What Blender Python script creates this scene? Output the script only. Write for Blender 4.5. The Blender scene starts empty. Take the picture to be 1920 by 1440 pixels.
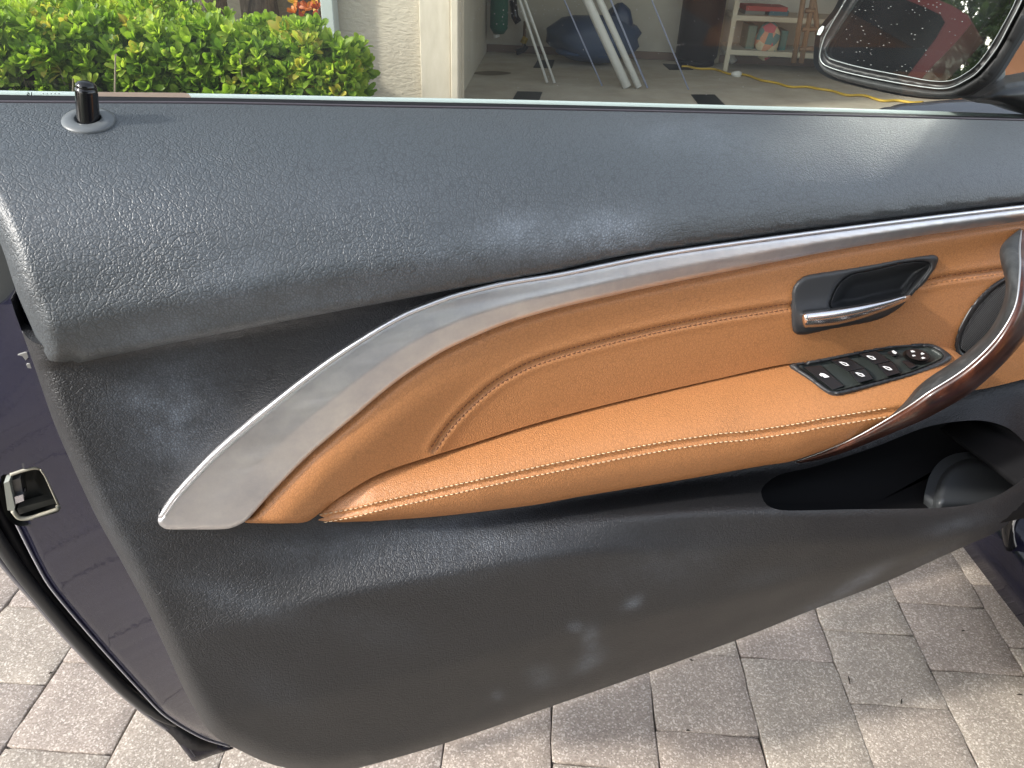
import bpy, bmesh, math, random
import numpy as np
from mathutils import Vector, Matrix, geometry
random.seed(7); rng = np.random.default_rng(7)
S = bpy.context.scene
COL = S.collection
# ------------------------------------------------------------------ camera
F = 1387.; H = 1.15
PITCH = math.radians(32.3); YAW = math.radians(20); ROLL = math.radians(2.4)
vN = np.array([0, 1, 0.]); vU = np.array([1, 0, 0.]); vZ = np.array([0, 0, 1.])
fh = math.cos(YAW)*vN + math.sin(YAW)*vU
r_ = math.cos(YAW)*vU - math.sin(YAW)*vN
vf = math.cos(PITCH)*fh - math.sin(PITCH)*vZ
u_ = math.cos(PITCH)*vZ + math.sin(PITCH)*fh
vR = math.cos(ROLL)*r_ + math.sin(ROLL)*u_
vUp = math.cos(ROLL)*u_ - math.sin(ROLL)*r_
C0 = np.array([0, 0, H])
cam = bpy.data.cameras.new('camera'); cam.sensor_width = 36; cam.lens = F/1920*36
cam.clip_start = .02; cam.clip_end = 400
co = bpy.data.objects.new('camera', cam); COL.objects.link(co)
M = Matrix.Identity(4)
for i in range(3):
    M[i][0] = vR[i]; M[i][1] = vUp[i]; M[i][2] = -vf[i]; M[i][3] = C0[i]
co.matrix_world = M
cam.dof.use_dof = False
S.camera = co
# ------------------------------------------------------------------ light
SUN = np.array([1.75, .13, -1.0]); SUN = SUN/np.linalg.norm(SUN)      # direction the light travels
elev = math.asin(-SUN[2]); az = math.atan2(-SUN[0], -SUN[1])
W = bpy.data.worlds.new('World'); S.world = W; W.use_nodes = True
nt = W.node_tree; bg = nt.nodes['Background']
sky = nt.nodes.new('ShaderNodeTexSky'); sky.sky_type = 'NISHITA'; sky.sun_disc = False
sky.sun_elevation = elev; sky.sun_rotation = az; sky.air_density = 1.0; sky.dust_density = 1.6; sky.ozone_density = 1.0
hsv = nt.nodes.new('ShaderNodeHueSaturation'); hsv.inputs['Saturation'].default_value = .42
nt.links.new(sky.outputs[0], hsv.inputs['Color'])
nt.links.new(hsv.outputs[0], bg.inputs[0]); bg.inputs[1].default_value = .15
sl = bpy.data.lights.new('sun', 'SUN'); sl.energy = 1.45; sl.angle = math.radians(3.5); sl.color = (1, .95, .87)
so = bpy.data.objects.new('sun', sl); COL.objects.link(so)
so.rotation_euler = Vector(SUN).to_track_quat('-Z', 'Y').to_euler(); so.location = (-6, -2, 8)
S.view_settings.view_transform = 'Standard'; S.view_settings.look = 'None'
S.view_settings.exposure = 1.72; S.view_settings.gamma = 1; S.view_settings.use_curve_mapping = False
S.render.engine = 'CYCLES'; S.cycles.max_bounces = 8; S.cycles.transparent_max_bounces = 16

# ------------------------------------------------------------------ pixel <-> place
def ray(x, y):
    x = np.asarray(x, float)[..., None]; y = np.asarray(y, float)[..., None]
    return vR*(x-960)/F - vUp*(y-720)/F + vf
def onY(x, y, d):
    v = ray(x, y); return C0 + v*(np.asarray(d, float)/v[..., 1])[..., None]
def onZ(x, y, z=0.):
    v = ray(x, y); return C0 + v*((z-H)/v[..., 2])[..., None]
def onP(x, y, p0, n):
    v = ray(x, y); n = np.asarray(n, float)
    return C0 + v*(((np.asarray(p0)-C0)@n)/(v@n))[..., None]
def proj(p):
    v = np.asarray(p, float)-C0; d = v@vf
    return 960+F*(v@vR)/d, 720-F*(v@vUp)/d
# ------------------------------------------------------------------ nodes / materials
def mat(name, col=(.5,.5,.5), rough=.5, metal=0, spec=.5, coat=0, coat_r=.05, **k):
    m = bpy.data.materials.new(name); m.use_nodes = True
    b = m.node_tree.nodes['Principled BSDF']
    b.inputs['Base Color'].default_value = (*col, 1); b.inputs['Roughness'].default_value = rough
    b.inputs['Metallic'].default_value = metal; b.inputs['Specular IOR Level'].default_value = spec
    b.inputs['Coat Weight'].default_value = coat; b.inputs['Coat Roughness'].default_value = coat_r
    return m
def nd(m, t, **k):
    n = m.node_tree.nodes.new(t)
    for a, b in k.items():
        if a in n.inputs: n.inputs[a].default_value = b
        else: setattr(n, a, b)
    return n
def lk(m, a, b): m.node_tree.links.new(a, b)
def B(m): return m.node_tree.nodes['Principled BSDF']
def ramp(m, src, stops):
    r = nd(m, 'ShaderNodeValToRGB'); e = r.color_ramp.elements
    while len(e) > 1: e.remove(e[0])
    e[0].position = stops[0][0]; e[0].color = (*stops[0][1], 1) if len(stops[0][1]) == 3 else stops[0][1]
    for p, c in stops[1:]:
        q = e.new(p); q.color = (*c, 1)
    lk(m, src, r.inputs[0]); return r
def coords(m, scale=(1,1,1), rot=(0,0,0)):
    g = nd(m, 'ShaderNodeTexCoord'); mp = nd(m, 'ShaderNodeMapping')
    mp.inputs['Scale'].default_value = scale; mp.inputs['Rotation'].default_value = rot
    lk(m, g.outputs['Object'], mp.inputs[0]); return mp.outputs[0]
def noise(m, vec, s, d=4, r=.55):
    n = nd(m, 'ShaderNodeTexNoise'); n.inputs['Scale'].default_value = s; n.inputs['Detail'].default_value = d
    n.inputs['Roughness'].default_value = r; lk(m, vec, n.inputs['Vector']); return n
def mixc(m, fac, a, b, mode='MIX'):
    x = nd(m, 'ShaderNodeMix', data_type='RGBA', blend_type=mode)
    for s, v in ((x.inputs[0], fac), (x.inputs[6], a), (x.inputs[7], b)):
        if hasattr(v, 'is_linked'): lk(m, v, s)
        elif isinstance(v, (int, float)): s.default_value = v
        else: s.default_value = (*v, 1)
    return x.outputs[2]
def mth(m, op, a, b=0.):
    x = nd(m, 'ShaderNodeMath', operation=op)
    for s, v in zip(x.inputs, (a, b)):
        if hasattr(v, 'is_linked'): lk(m, v, s)
        else: s.default_value = v
    return x.outputs[0]
def leather(name, col, rough, scale, depth, dust=0., var=.12, stretch=(1, 1, 1.0), spec=.5, wrinkle=.6, crev=.4):
    m = mat(name, col, rough, spec=spec); v = coords(m, stretch)
    wob = noise(m, v, scale*.35, 3)
    vv = nd(m, 'ShaderNodeMix', data_type='VECTOR'); vv.inputs[0].default_value = .0
    add = nd(m, 'ShaderNodeVectorMath', operation='MULTIPLY_ADD')
    lk(m, wob.outputs['Color'], add.inputs[0]); add.inputs[1].default_value = (1.3/scale,)*3; lk(m, v, add.inputs[2])
    vo = nd(m, 'ShaderNodeTexVoronoi', feature='DISTANCE_TO_EDGE'); vo.inputs['Scale'].default_value = scale
    lk(m, add.outputs[0], vo.inputs['Vector'])
    v2 = nd(m, 'ShaderNodeTexVoronoi', feature='DISTANCE_TO_EDGE'); v2.inputs['Scale'].default_value = scale*.47
    lk(m, add.outputs[0], v2.inputs['Vector'])
    a = ramp(m, vo.outputs['Distance'], [(0, (0,0,0)), (.38, (1,1,1))]); a.color_ramp.interpolation = 'EASE'
    b = ramp(m, v2.outputs['Distance'], [(0, (0,0,0)), (.16, (1,1,1))]); b.color_ramp.interpolation = 'EASE'
    thin = ramp(m, mth(m, 'MINIMUM', vo.outputs['Distance'], mth(m, 'MULTIPLY', v2.outputs['Distance'], 1.1)), [(0, (0,0,0)), (.10, (1,1,1))]); thin.color_ramp.interpolation = 'EASE'
    fine = noise(m, v, scale*4, 2)
    hgt = mth(m, 'ADD', mth(m, 'MULTIPLY', a.outputs[0], .6), mth(m, 'MULTIPLY', b.outputs[0], wrinkle))
    hgt = mth(m, 'ADD', hgt, mth(m, 'MULTIPLY', fine.outputs[0], .25))
    bump = nd(m, 'ShaderNodeBump'); bump.inputs['Distance'].default_value = depth
    # the grain is deeper in some places than in others
    amp = noise(m, v, 9, 2); ar = ramp(m, amp.outputs[0], [(.3, (.3,)*3), (.7, (1,)*3)])
    lk(m, ar.outputs[0], bump.inputs['Strength'])
    lk(m, hgt, bump.inputs['Height']); lk(m, bump.outputs[0], B(m).inputs['Normal'])
    big = noise(m, v, 6, 3)
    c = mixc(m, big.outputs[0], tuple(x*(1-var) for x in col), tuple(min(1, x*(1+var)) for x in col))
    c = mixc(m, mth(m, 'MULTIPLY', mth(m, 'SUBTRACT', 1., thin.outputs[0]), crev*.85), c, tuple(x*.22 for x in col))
    if dust:
        at = nd(m, 'ShaderNodeAttribute', attribute_name='dust')  # on the upper panel this also carries one painted glint blob
        dn = noise(m, v, 45, 5, .7); dr = ramp(m, dn.outputs[0], [(.33, (0,0,0)), (.62, (1,1,1))])
        gr = mth(m, 'ADD', mth(m, 'MULTIPLY', a.outputs[0], .6), .4)
        dm = mth(m, 'MULTIPLY', mth(m, 'MULTIPLY', at.outputs['Fac'], mth(m, 'ADD', mth(m, 'MULTIPLY', dr.outputs[0], .65), .35)), gr)
        c = mixc(m, mth(m, 'MULTIPLY', dm, dust), c, (.30, .35, .42))
    lk(m, c, B(m).inputs['Base Color'])
    rr = noise(m, v, 14, 3); lk(m, mth(m, 'ADD', mth(m, 'MULTIPLY', rr.outputs[0], .14), rough-.07), B(m).inputs['Roughness'])
    return m

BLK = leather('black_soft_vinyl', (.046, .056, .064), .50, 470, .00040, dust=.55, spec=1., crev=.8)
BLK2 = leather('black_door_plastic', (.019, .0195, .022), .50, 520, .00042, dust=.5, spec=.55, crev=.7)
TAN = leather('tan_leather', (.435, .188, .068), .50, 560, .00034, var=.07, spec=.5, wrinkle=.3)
RUB = mat('black_rubber', (.010, .010, .012), .6, spec=.2)
SATB = mat('black_satin_plastic', (.018, .018, .02), .38)
SATD = mat('black_matte_plastic', (.028, .030, .033), .48)
GLB = mat('black_gloss_plastic', (.008, .008, .009), .12)
CHR = mat('chrome', (.92, .92, .94), .22, metal=1)
WHT = mat('white_print', (.8, .8, .8), .5)
INK = mat('black_print', (.01, .01, .01), .6)
THRW = mat('cream_thread', (.66, .50, .32), .8)
THRB = mat('brown_thread', (.11, .040, .016), .8)
STICK = mat('peach_sticker', (.85, .62, .48), .5)
def _sk():
    td = nd(STICK, 'ShaderNodeBsdfTranslucent'); td.inputs[0].default_value = (.9, .68, .54, 1); ms = nd(STICK, 'ShaderNodeMixShader'); ms.inputs[0].default_value = .55
    out = [x for x in STICK.node_tree.nodes if x.type == 'OUTPUT_MATERIAL'][0]; lk(STICK, B(STICK).outputs[0], ms.inputs[1]); lk(STICK, td.outputs[0], ms.inputs[2]); lk(STICK, ms.outputs[0], out.inputs[0])
_sk()
TRM = mat('brushed_aluminium', (.66, .64, .64), .3, metal=1)
def _t():
    m = TRM; v = coords(m, (1, 1, 1))
    n = noise(m, coords(m, (.6, 4, 8), (0, .6, 0)), 14, 8, .75); n2 = noise(m, v, 22, 7, .7)
    c = ramp(m, n2.outputs[0], [(.3, (.58,.58,.61)), (.5, (.70,.69,.70)), (.72, (.82,.81,.79))]); lk(m, c.outputs[0], B(m).inputs['Base Color'])
    r = ramp(m, n.outputs[0], [(.35, (.38,)*3), (.65, (.48,)*3)]); lk(m, r.outputs[0], B(m).inputs['Roughness'])
_t()
PAINT = mat('dark_blue_paint', (.010, .014, .050), .25, spec=.05, coat=.45, coat_r=.02)
def _p():
    m = PAINT; n = noise(m, coords(m), 130, 3); b = nd(m, 'ShaderNodeBump'); b.inputs['Distance'].default_value = .00035; b.inputs['Strength'].default_value = .28
    lk(m, n.outputs[0], b.inputs['Height']); lk(m, b.outputs[0], B(m).inputs['Coat Normal'])
    n2 = noise(m, coords(m), 6, 6); c = ramp(m, n2.outputs[0], [(.35, (.006,.006,.016)), (.7, (.009,.009,.022))]); lk(m, c.outputs[0], B(m).inputs['Base Color'])
_p()
WOOD = mat('dark_wood', (.05, .015, .008), .32, spec=.3, coat=.35, coat_r=.10)
def _w():
    m = WOOD; v = coords(m, (1, 6, 1.2), (0, .75, 0)); n = noise(m, v, 30, 8, .7); n.inputs['Distortion'].default_value = 1.2
    c = ramp(m, n.outputs[0], [(.3, (.012,.006,.005)), (.5, (.040,.012,.007)), (.7, (.095,.030,.014))]); lk(m, c.outputs[0], B(m).inputs['Base Color'])
_w()
GRIP = mat('grey_soft_plastic', (.035, .037, .038), .55, spec=.25)
def _g():
    m = GRIP; n = noise(m, coords(m), 60, 7, .75); c = ramp(m, n.outputs[0], [(.35, (.02,.022,.023)), (.58, (.045,.047,.048)), (.8, (.16,.16,.16))]); lk(m, c.outputs[0], B(m).inputs['Base Color'])
_g()
ZINC = mat('galvanised_steel', (.38, .40, .36), .55, metal=.6)
CREAM = mat('cream_primer_edge', (.36, .34, .27), .5)
def glassmat(name, tint, ior=1.45, haze=.0):
    m = bpy.data.materials.new(name); m.use_nodes = True; t = m.node_tree; t.nodes.clear()
    o = t.nodes.new('ShaderNodeOutputMaterial'); a = t.nodes.new('ShaderNodeBsdfTransparent'); a.inputs[0].default_value = (*tint, 1)
    g = t.nodes.new('ShaderNodeBsdfGlossy'); g.inputs['Roughness'].default_value = 0.02
    fr = t.nodes.new('ShaderNodeFresnel'); fr.inputs[0].default_value = ior
    mx = t.nodes.new('ShaderNodeMixShader'); t.links.new(fr.outputs[0], mx.inputs[0]); t.links.new(a.outputs[0], mx.inputs[1]); t.links.new(g.outputs[0], mx.inputs[2])
    if haze:
        d = t.nodes.new('ShaderNodeBsdfDiffuse'); d.inputs[0].default_value = (.6, .6, .6, 1)
        mx2 = t.nodes.new('ShaderNodeMixShader'); c = t.nodes.new('ShaderNodeTexCoord')
        n = t.nodes.new('ShaderNodeTexNoise'); n.inputs['Scale'].default_value = 9; n.inputs['Detail'].default_value = 8
        t.links.new(c.outputs['Object'], n.inputs['Vector'])
        mm = t.nodes.new('ShaderNodeMath'); mm.operation = 'MULTIPLY'; mm.inputs[1].default_value = haze; t.links.new(n.outputs[0], mm.inputs[0])
        t.links.new(mm.outputs[0], mx2.inputs[0]); t.links.new(mx.outputs[0], mx2.inputs[1]); t.links.new(d.outputs[0], mx2.inputs[2]); mx = mx2
    t.links.new(mx.outputs[0], o.inputs[0]); return m
GLASS = glassmat('window_glass', (.86, .90, .87), 1.45, .10)

# ------------------------------------------------------------------ object helpers
def root_of(o):
    while o.parent: o = o.parent
    return o
def link(name, me, m, parent=None, origin=None, smooth=True):
    o = bpy.data.objects.new(name, me); COL.objects.link(o)
    if m: me.materials.append(m)
    if parent: o.parent = parent
    elif origin is not None: o.location = origin
    if smooth and len(me.polygons): me.polygons.foreach_set('use_smooth', [True]*len(me.polygons))
    return o
def mesh(name, verts, faces, m, parent=None, smooth=True, origin=None):
    """verts in world metres; stored relative to the thing they belong to"""
    v = np.asarray(verts, float).reshape(-1, 3)
    off = np.array(root_of(parent).location) if parent else (np.array(origin) if origin is not None else np.zeros(3))
    me = bpy.data.meshes.new(name); me.from_pydata((v-off).tolist(), [], [tuple(int(i) for i in f) for f in faces]); me.update()
    return link(name, me, m, parent, origin, smooth)
def thing(name, label, cat, loc, group=None):
    o = bpy.data.objects.new(name, None); COL.objects.link(o); o.location = loc; o.empty_display_size = .1
    o['label'] = label; o['category'] = cat
    if group: o['group'] = group
    return o
def tag(o, label, cat, group=None):
    o['label'] = label; o['category'] = cat
    if group: o['group'] = group
    return o
def structure(o): o['kind'] = 'structure'; return o
def stuff(o): o['kind'] = 'stuff'; return o
def box_vf(c, s, R=None):
    c = np.array(c, float); s = np.array(s, float)/2
    v = np.array([[x, y, z] for x in (-1, 1) for y in (-1, 1) for z in (-1, 1)])*s
    if R is not None: v = v@np.array(R).T
    f = [(0,1,3,2), (4,6,7,5), (0,4,5,1), (2,3,7,6), (0,2,6,4), (1,5,7,3)]
    return v+c, f
def box(name, c, s, m, parent=None, R=None, bevel=0, origin=None):
    v, f = box_vf(c, s, R); o = mesh(name, v, f, m, parent, smooth=False, origin=origin)
    if bevel:
        bm = bmesh.new(); bm.from_mesh(o.data); bmesh.ops.bevel(bm, geom=bm.edges[:], offset=bevel, segments=2, affect='EDGES', profile=.5); bm.to_mesh(o.data); bm.free()
    return o
def tube_vf(pts, rad, n=10, cap=True):
    pts = np.asarray(pts, float); k = len(pts); rad = np.broadcast_to(np.asarray(rad, float), (k,))
    V = []; Fc = []; prev = None
    for i in range(k):
        t = pts[min(i+1, k-1)]-pts[max(i-1, 0)]; t = t/(np.linalg.norm(t)+1e-12)
        if prev is None:
            a = np.array([0, 0, 1.]) if abs(t[2]) < .9 else np.array([1., 0, 0]); n1 = np.cross(t, a)
        else: n1 = prev - t*(prev@t)
        n1 = n1/np.linalg.norm(n1); prev = n1; n2 = np.cross(t, n1)
        for j in range(n):
            a = 2*math.pi*j/n; V.append(pts[i]+rad[i]*(math.cos(a)*n1+math.sin(a)*n2))
    for i in range(k-1):
        for j in range(n): Fc.append((i*n+j, i*n+(j+1) % n, (i+1)*n+(j+1) % n, (i+1)*n+j))
    if cap: Fc.append(tuple(range(n))[::-1]); Fc.append(tuple((k-1)*n+j for j in range(n)))
    return np.array(V), Fc
def tube(name, pts, rad, m, parent=None, n=10, origin=None):
    v, f = tube_vf(pts, rad, n); return mesh(name, v, f, m, parent, origin=origin)
def join_vf(L):
    V = []; Fc = []; k = 0
    for v, f in L:
        V.append(np.asarray(v)); Fc += [tuple(i+k for i in q) for q in f]; k += len(v)
    return np.concatenate(V), Fc
def spline(pts, step=6., closed=False):
    p = np.asarray(pts, float)
    if closed: p = np.vstack([p[-1:], p, p[:2]])
    else: p = np.vstack([2*p[0]-p[1], p, 2*p[-1]-p[-2]])
    out = []
    for i in range(1, len(p)-2):
        a, b, c, d = p[i-1:i+3]; n = max(1, int(round(np.linalg.norm((c-b)[:2])/step)))
        # centripetal-like damping: limit tangents to the segment
        L = np.linalg.norm(c-b)+1e-9
        m1 = (c-a)/2; m2 = (d-b)/2
        for mm in (m1, m2):
            q = np.linalg.norm(mm)
            if q > L: mm *= L/q
        for k in range(n):
            t = k/n; h = (2*t**3-3*t**2+1, t**3-2*t**2+t, -2*t**3+3*t**2, t**3-t**2)
            out.append(h[0]*b+h[1]*m1+h[2]*c+h[3]*m2)
    if not closed: out.append(p[-2])
    return np.array(out)
def poly_d(P, L):
    """distance from points P to polyline L"""
    P = np.asarray(P, float); d = np.full(len(P), 1e9)
    for a, b in zip(L[:-1], L[1:]):
        ab = b-a; t = np.clip(((P-a)@ab)/(ab@ab+1e-12), 0, 1)
        d = np.minimum(d, np.hypot(*(P-a-t[:, None]*ab).T))
    return d
def inside(P, poly):
    x, y = P[:, 0], P[:, 1]; r = np.zeros(len(P), bool); n = len(poly)
    for i in range(n):
        x1, y1 = poly[i]; x2, y2 = poly[(i+1) % n]
        if y1 == y2: continue
        c = ((y1 > y) != (y2 > y)) & (x < (x2-x1)*(y-y1)/(y2-y1)+x1); r ^= c
    return r
def dedupe(p, eps=.4):
    o = [p[0]]
    for q in p[1:]:
        if np.hypot(*(q-o[-1])) > eps: o.append(q)
    if np.hypot(*(o[0]-o[-1])) < eps: o.pop()
    return np.array(o)
def patch(name, outline, surf, m, parent, holes=(), step=8., smooth_outline=True, skirt=(0, .012, 0), dust=None):
    """a sheet of real surface bounded by an outline; surf(px, py, d) gives the place of each point
       (d = distance from the sheet's edge); a skirt gives the sheet thickness"""
    ol = dedupe(spline(outline, step, True) if smooth_outline else resample(outline, step))
    hs = [dedupe(spline(h, step, True)) for h in holes]
    x0, y0 = ol.min(0); x1, y1 = ol.max(0)
    gx, gy = np.meshgrid(np.arange(x0+step*.5, x1, step), np.arange(y0+step*.5, y1, step*.93)); gx[1::2] += step*.5
    G = np.column_stack([gx.ravel(), gy.ravel()]); ok = inside(G, ol)
    for h in hs: ok &= ~inside(G, h)
    G = G[ok]
    loops = [ol]+hs; D = np.full(len(G), 1e9)
    for l in loops: D = np.minimum(D, poly_d(G, np.vstack([l, l[:1]])))
    G = G[D > step*.45]; D = D[D > step*.45]
    P = np.vstack(loops+[G]); Dist = np.concatenate([np.zeros(sum(map(len, loops))), D])
    E = []; k = 0
    for l in loops:
        n = len(l); E += [(k+i, k+(i+1) % n) for i in range(n)]; k += n
    res = geometry.delaunay_2d_cdt([Vector(p) for p in P], E, [], 0, 1e-5)
    V2 = np.array([tuple(v) for v in res[0]]); Fs = np.array([f[:3] for f in res[2]])
    src = np.array([o[0] if len(o) else -1 for o in res[3]])
    cen = V2[Fs].mean(1); ok = inside(cen, ol)
    for h in hs: ok &= ~inside(cen, h)
    Fs = Fs[ok]
    dd = np.where(src >= 0, Dist[np.maximum(src, 0)], 0)
    V3 = surf(V2[:, 0], V2[:, 1], dd)
    Fs = [tuple(f) for f in Fs]
    # consistent winding: towards the camera
    a, b, c = (V2[[f[i] for f in Fs]] for i in range(3))
    cr = (b[:, 0]-a[:, 0])*(c[:, 1]-a[:, 1])-(b[:, 1]-a[:, 1])*(c[:, 0]-a[:, 0])
    Fs = [f if s < 0 else f[::-1] for f, s in zip(Fs, cr)]
    allv = [V3]; n0 = len(V3); nloops = 0
    if skirt is not None:
        inv = {}
        for i, s in enumerate(src):
            if s >= 0: inv.setdefault(int(s), i)
        k = 0
        sk = np.array(skirt, float); base = n0; ext = []
        for l in loops[:1]:
            n = len(l); idx = [inv.get(k+i) for i in range(n)]; k += n
            if any(i is None for i in idx): idx = [i for i in idx if i is not None]
            n = len(idx); ext.append(V3[idx]); ext.append(V3[idx]+sk)
            for i in range(n): j = (i+1) % n; Fs.append((base+i, base+j, base+n+j, base+n+i))
            base += 2*n
        allv += ext
    o = mesh(name, np.vstack(allv), Fs, m, parent)
    if dust is not None:
        at = o.data.attributes.new('dust', 'FLOAT', 'POINT'); q = np.zeros(len(o.data.vertices)); q[:n0] = dust(V2[:, 0], V2[:, 1]); at.data.foreach_set('value', q)
    return o
def resample(pts, step):
    p = np.asarray(pts, float); out = []
    for a, b in zip(p, np.roll(p, -1, 0)):
        n = max(1, int(round(np.linalg.norm(b-a)/step)))
        for k in range(n): out.append(a+(b-a)*k/n)
    return np.array(out)
def loft(name, rails, m, parent, closed=False, cap=False, smooth=True):
    R = [np.asarray(r) for r in rails]; n = len(R[0]); V = np.concatenate(R); Fc = []
    k = len(R); rr = range(k if closed else k-1)
    for i in rr:
        j = (i+1) % k
        for t in range(n-1): Fc.append((i*n+t, i*n+t+1, j*n+t+1, j*n+t))
    if cap: Fc.append(tuple(i*n for i in range(k))); Fc.append(tuple(i*n+n-1 for i in range(k))[::-1])
    return mesh(name, V, Fc, m, parent, smooth)
def I(x, xs): return np.interp(x, [a[0] for a in xs], [a[1] for a in xs])
# ------------------------------------------------------------------ the open door: its inner face as a depth map over places
Bpts = [(-300, 770), (0, 703), (90, 685), (300, 648), (500, 611), (700, 576), (880, 545), (1040, 515), (1200, 487), (1350, 461), (1500, 437), (1700, 411), (1920, 385), (2300, 345)]
Apts = [(-300, 187), (0, 193), (400, 195), (700, 201), (1000, 206), (1300, 212), (1600, 219), (1920, 227), (2300, 236)]
Dl = [(-300, 1010), (300, 998), (580, 988), (860, 967), (1000, 950), (1260, 908), (1500, 868), (1640, 825), (1750, 775), (1820, 745), (1920, 718), (2300, 640)]
Rl = [(-300, 1130), (300, 1110), (608, 1060), (869, 1010), (1077, 975), (1300, 958), (1425, 955), (1500, 957), (1740, 954), (1800, 950), (1870, 930), (1920, 890), (2300, 650)]
El = [(-300, 1330), (100, 1250), (330, 1200), (608, 1125), (869, 1068), (1077, 1038), (1300, 1030), (1522, 1018), (1700, 1008), (1811, 995), (1900, 965), (1960, 930), (2300, 760)]
Fl = [(-300, 1500), (440, 1470), (640, 1446), (837, 1393), (1033, 1325), (1218, 1260), (1400, 1193), (1522, 1144), (1656, 1093), (1789, 1033), (1856, 1004), (1900, 975), (1960, 940), (2300, 770)]
XS = np.arange(-260, 2280, 4.); YS = np.arange(140, 1560, 4.)
def curve(c, xs=None):
    s = spline(c, 10); return np.interp(XS if xs is None else xs, s[:, 0], s[:, 1])
def _build():
    gx, gy = np.meshgrid(XS, YS)
    A, Bc, Dc, Rc, Ec, Fc = (curve(c) for c in (Apts, Bpts, Dl, Rl, El, Fl))
    T = np.zeros_like(gx)
    # the padded top: a shelf that rolls over into the front face
    v = ray(gx, gy); lo = np.full(gx.shape, .40); hi = np.full(gx.shape, .70)
    def g(X, z):
        t = (1.0262-.049*X)-z; TT = np.clip(.104-.062*X, .045, .115)
        q = np.clip(t/TT, 0, 1); return .652-.163*np.sqrt(np.clip(1-(1-q)**2.1, 0, 1))
    for _ in range(34):
        mid = (lo+hi)/2; P = C0+v*(mid/v[..., 1])[..., None]
        f = mid-g(P[..., 0], P[..., 2]); lo = np.where(f < 0, mid, lo); hi = np.where(f < 0, hi, mid)
    pad = (lo+hi)/2
    yB = .496+0*XS
    yD = I(XS, [(-300, .49), (100, .478), (600, .474), (1500, .468), (2300, .468)])
    yR = I(XS, [(-300, .486), (100, .474), (608, .462), (869, .453), (1077, .438), (1300, .412), (1500, .388), (1740, .375), (1870, .365), (2300, .365)])
    yE = I(XS, [(-300, .482), (330, .462), (608, .444), (869, .430), (1077, .417), (1300, .402), (1522, .382), (1811, .368), (2300, .365)])
    yM = I(XS, [(-300, .482), (400, .455), (700, .444), (1000, .428), (1300, .405), (1522, .392), (1811, .373), (2300, .37)])
    yF = I(XS, [(-300, .49), (440, .470), (837, .462), (1218, .447), (1656, .42), (1856, .400), (2300, .39)])
    for i in range(len(XS)):
        ys = [Bc[i], Dc[i], Rc[i], Ec[i], Ec[i]*.45+Fc[i]*.55, Fc[i], Fc[i]+120]
        for k in range(1, len(ys)): ys[k] = max(ys[k], ys[k-1]+2)
        T[:, i] = np.interp(YS, ys, [yB[i], yD[i], yR[i], yE[i], yM[i], yF[i], yF[i]+.05])
        up = YS < Bc[i]; T[up, i] = pad[up, i]
    # soften only below the padded top
    K = np.exp(-np.arange(-6, 7)**2/(2*1.7**2)); K /= K.sum()
    Sm = np.apply_along_axis(lambda c: np.convolve(np.pad(c, 6, 'edge'), K, 'valid'), 0, T)
    Sm = np.apply_along_axis(lambda c: np.convolve(np.pad(c, 6, 'edge'), K, 'valid'), 1, Sm)
    w = np.clip((gy-(Bc[None, :]-10))/30, 0, 1); return T*(1-w)+Sm*w
TAB = _build()
def Dm(x, y):
    fx = np.clip((np.asarray(x, float)-XS[0])/4, 0, len(XS)-1.001); fy = np.clip((np.asarray(y, float)-YS[0])/4, 0, len(YS)-1.001)
    i = fx.astype(int); j = fy.astype(int); a = fx-i; b = fy-j
    return (TAB[j, i]*(1-a)*(1-b)+TAB[j, i+1]*a*(1-b)+TAB[j+1, i]*(1-a)*b+TAB[j+1, i+1]*a*b)
_bl = curve(Bpts)
def Dt(x, y): return Dm(x, np.maximum(y, np.interp(x, XS, _bl)+26))   # the face below the pad, carried up smoothly under its edge
def rnd(d, w, h):   # rounded edge: 0 at d>=w, h at the very edge
    t = np.clip(d/w, 0, 1); return h*(1-np.sqrt(np.clip(1-(1-t)**2, 0, 1)))
def blobs(x, y, L):
    s = 0
    for cx, cy, rx, ry, ang, a in L:
        c, n = math.cos(math.radians(ang)), math.sin(math.radians(ang)); dx = x-cx; dy = y-cy
        s = s+a*np.exp(-(((dx*c+dy*n)/rx)**2+((-dx*n+dy*c)/ry)**2))
    return np.clip(s, 0, 1.2)

def z3(L): return [(1460+x/6, 460+y/6) for x, y in L]
def z2(L): return [(1460+x/5.333, 620+y/5.333) for x, y in L]
cav = z3([(590, 690), (600, 600), (650, 490), (720, 400), (800, 345), (880, 318), (1100, 275), (1400, 205), (1600, 190), (1690, 210), (1690, 260), (1620, 360), (1480, 530), (1420, 590), (1150, 650), (800, 730)])
_c = np.mean(cav, 0); CAV = [tuple(_c+(np.array(q)-_c)*1.03) for q in cav]
swi = z2([(195, 350), (400, 325), (700, 262), (950, 210), (1060, 192), (1300, 165), (1480, 165), (1560, 185), (1640, 245), (1600, 290), (1420, 370), (1250, 430), (1000, 495), (760, 555), (560, 600), (500, 580), (330, 450), (215, 372)])
ca, sa = math.cos(math.radians(-52)), math.sin(math.radians(-52))
def sell(rx, ry, n=36): return [(1858+rx*math.cos(t)*ca-ry*math.sin(t)*sa, 594+rx*math.cos(t)*sa+ry*math.sin(t)*ca) for t in np.linspace(0, 2*math.pi, n, endpoint=False)]
SPK = sell(86, 33, 24)
door = thing('car_door', 'open dark blue car door with black and tan leather inner panel', 'car door', (.3, .5, .4))

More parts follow.
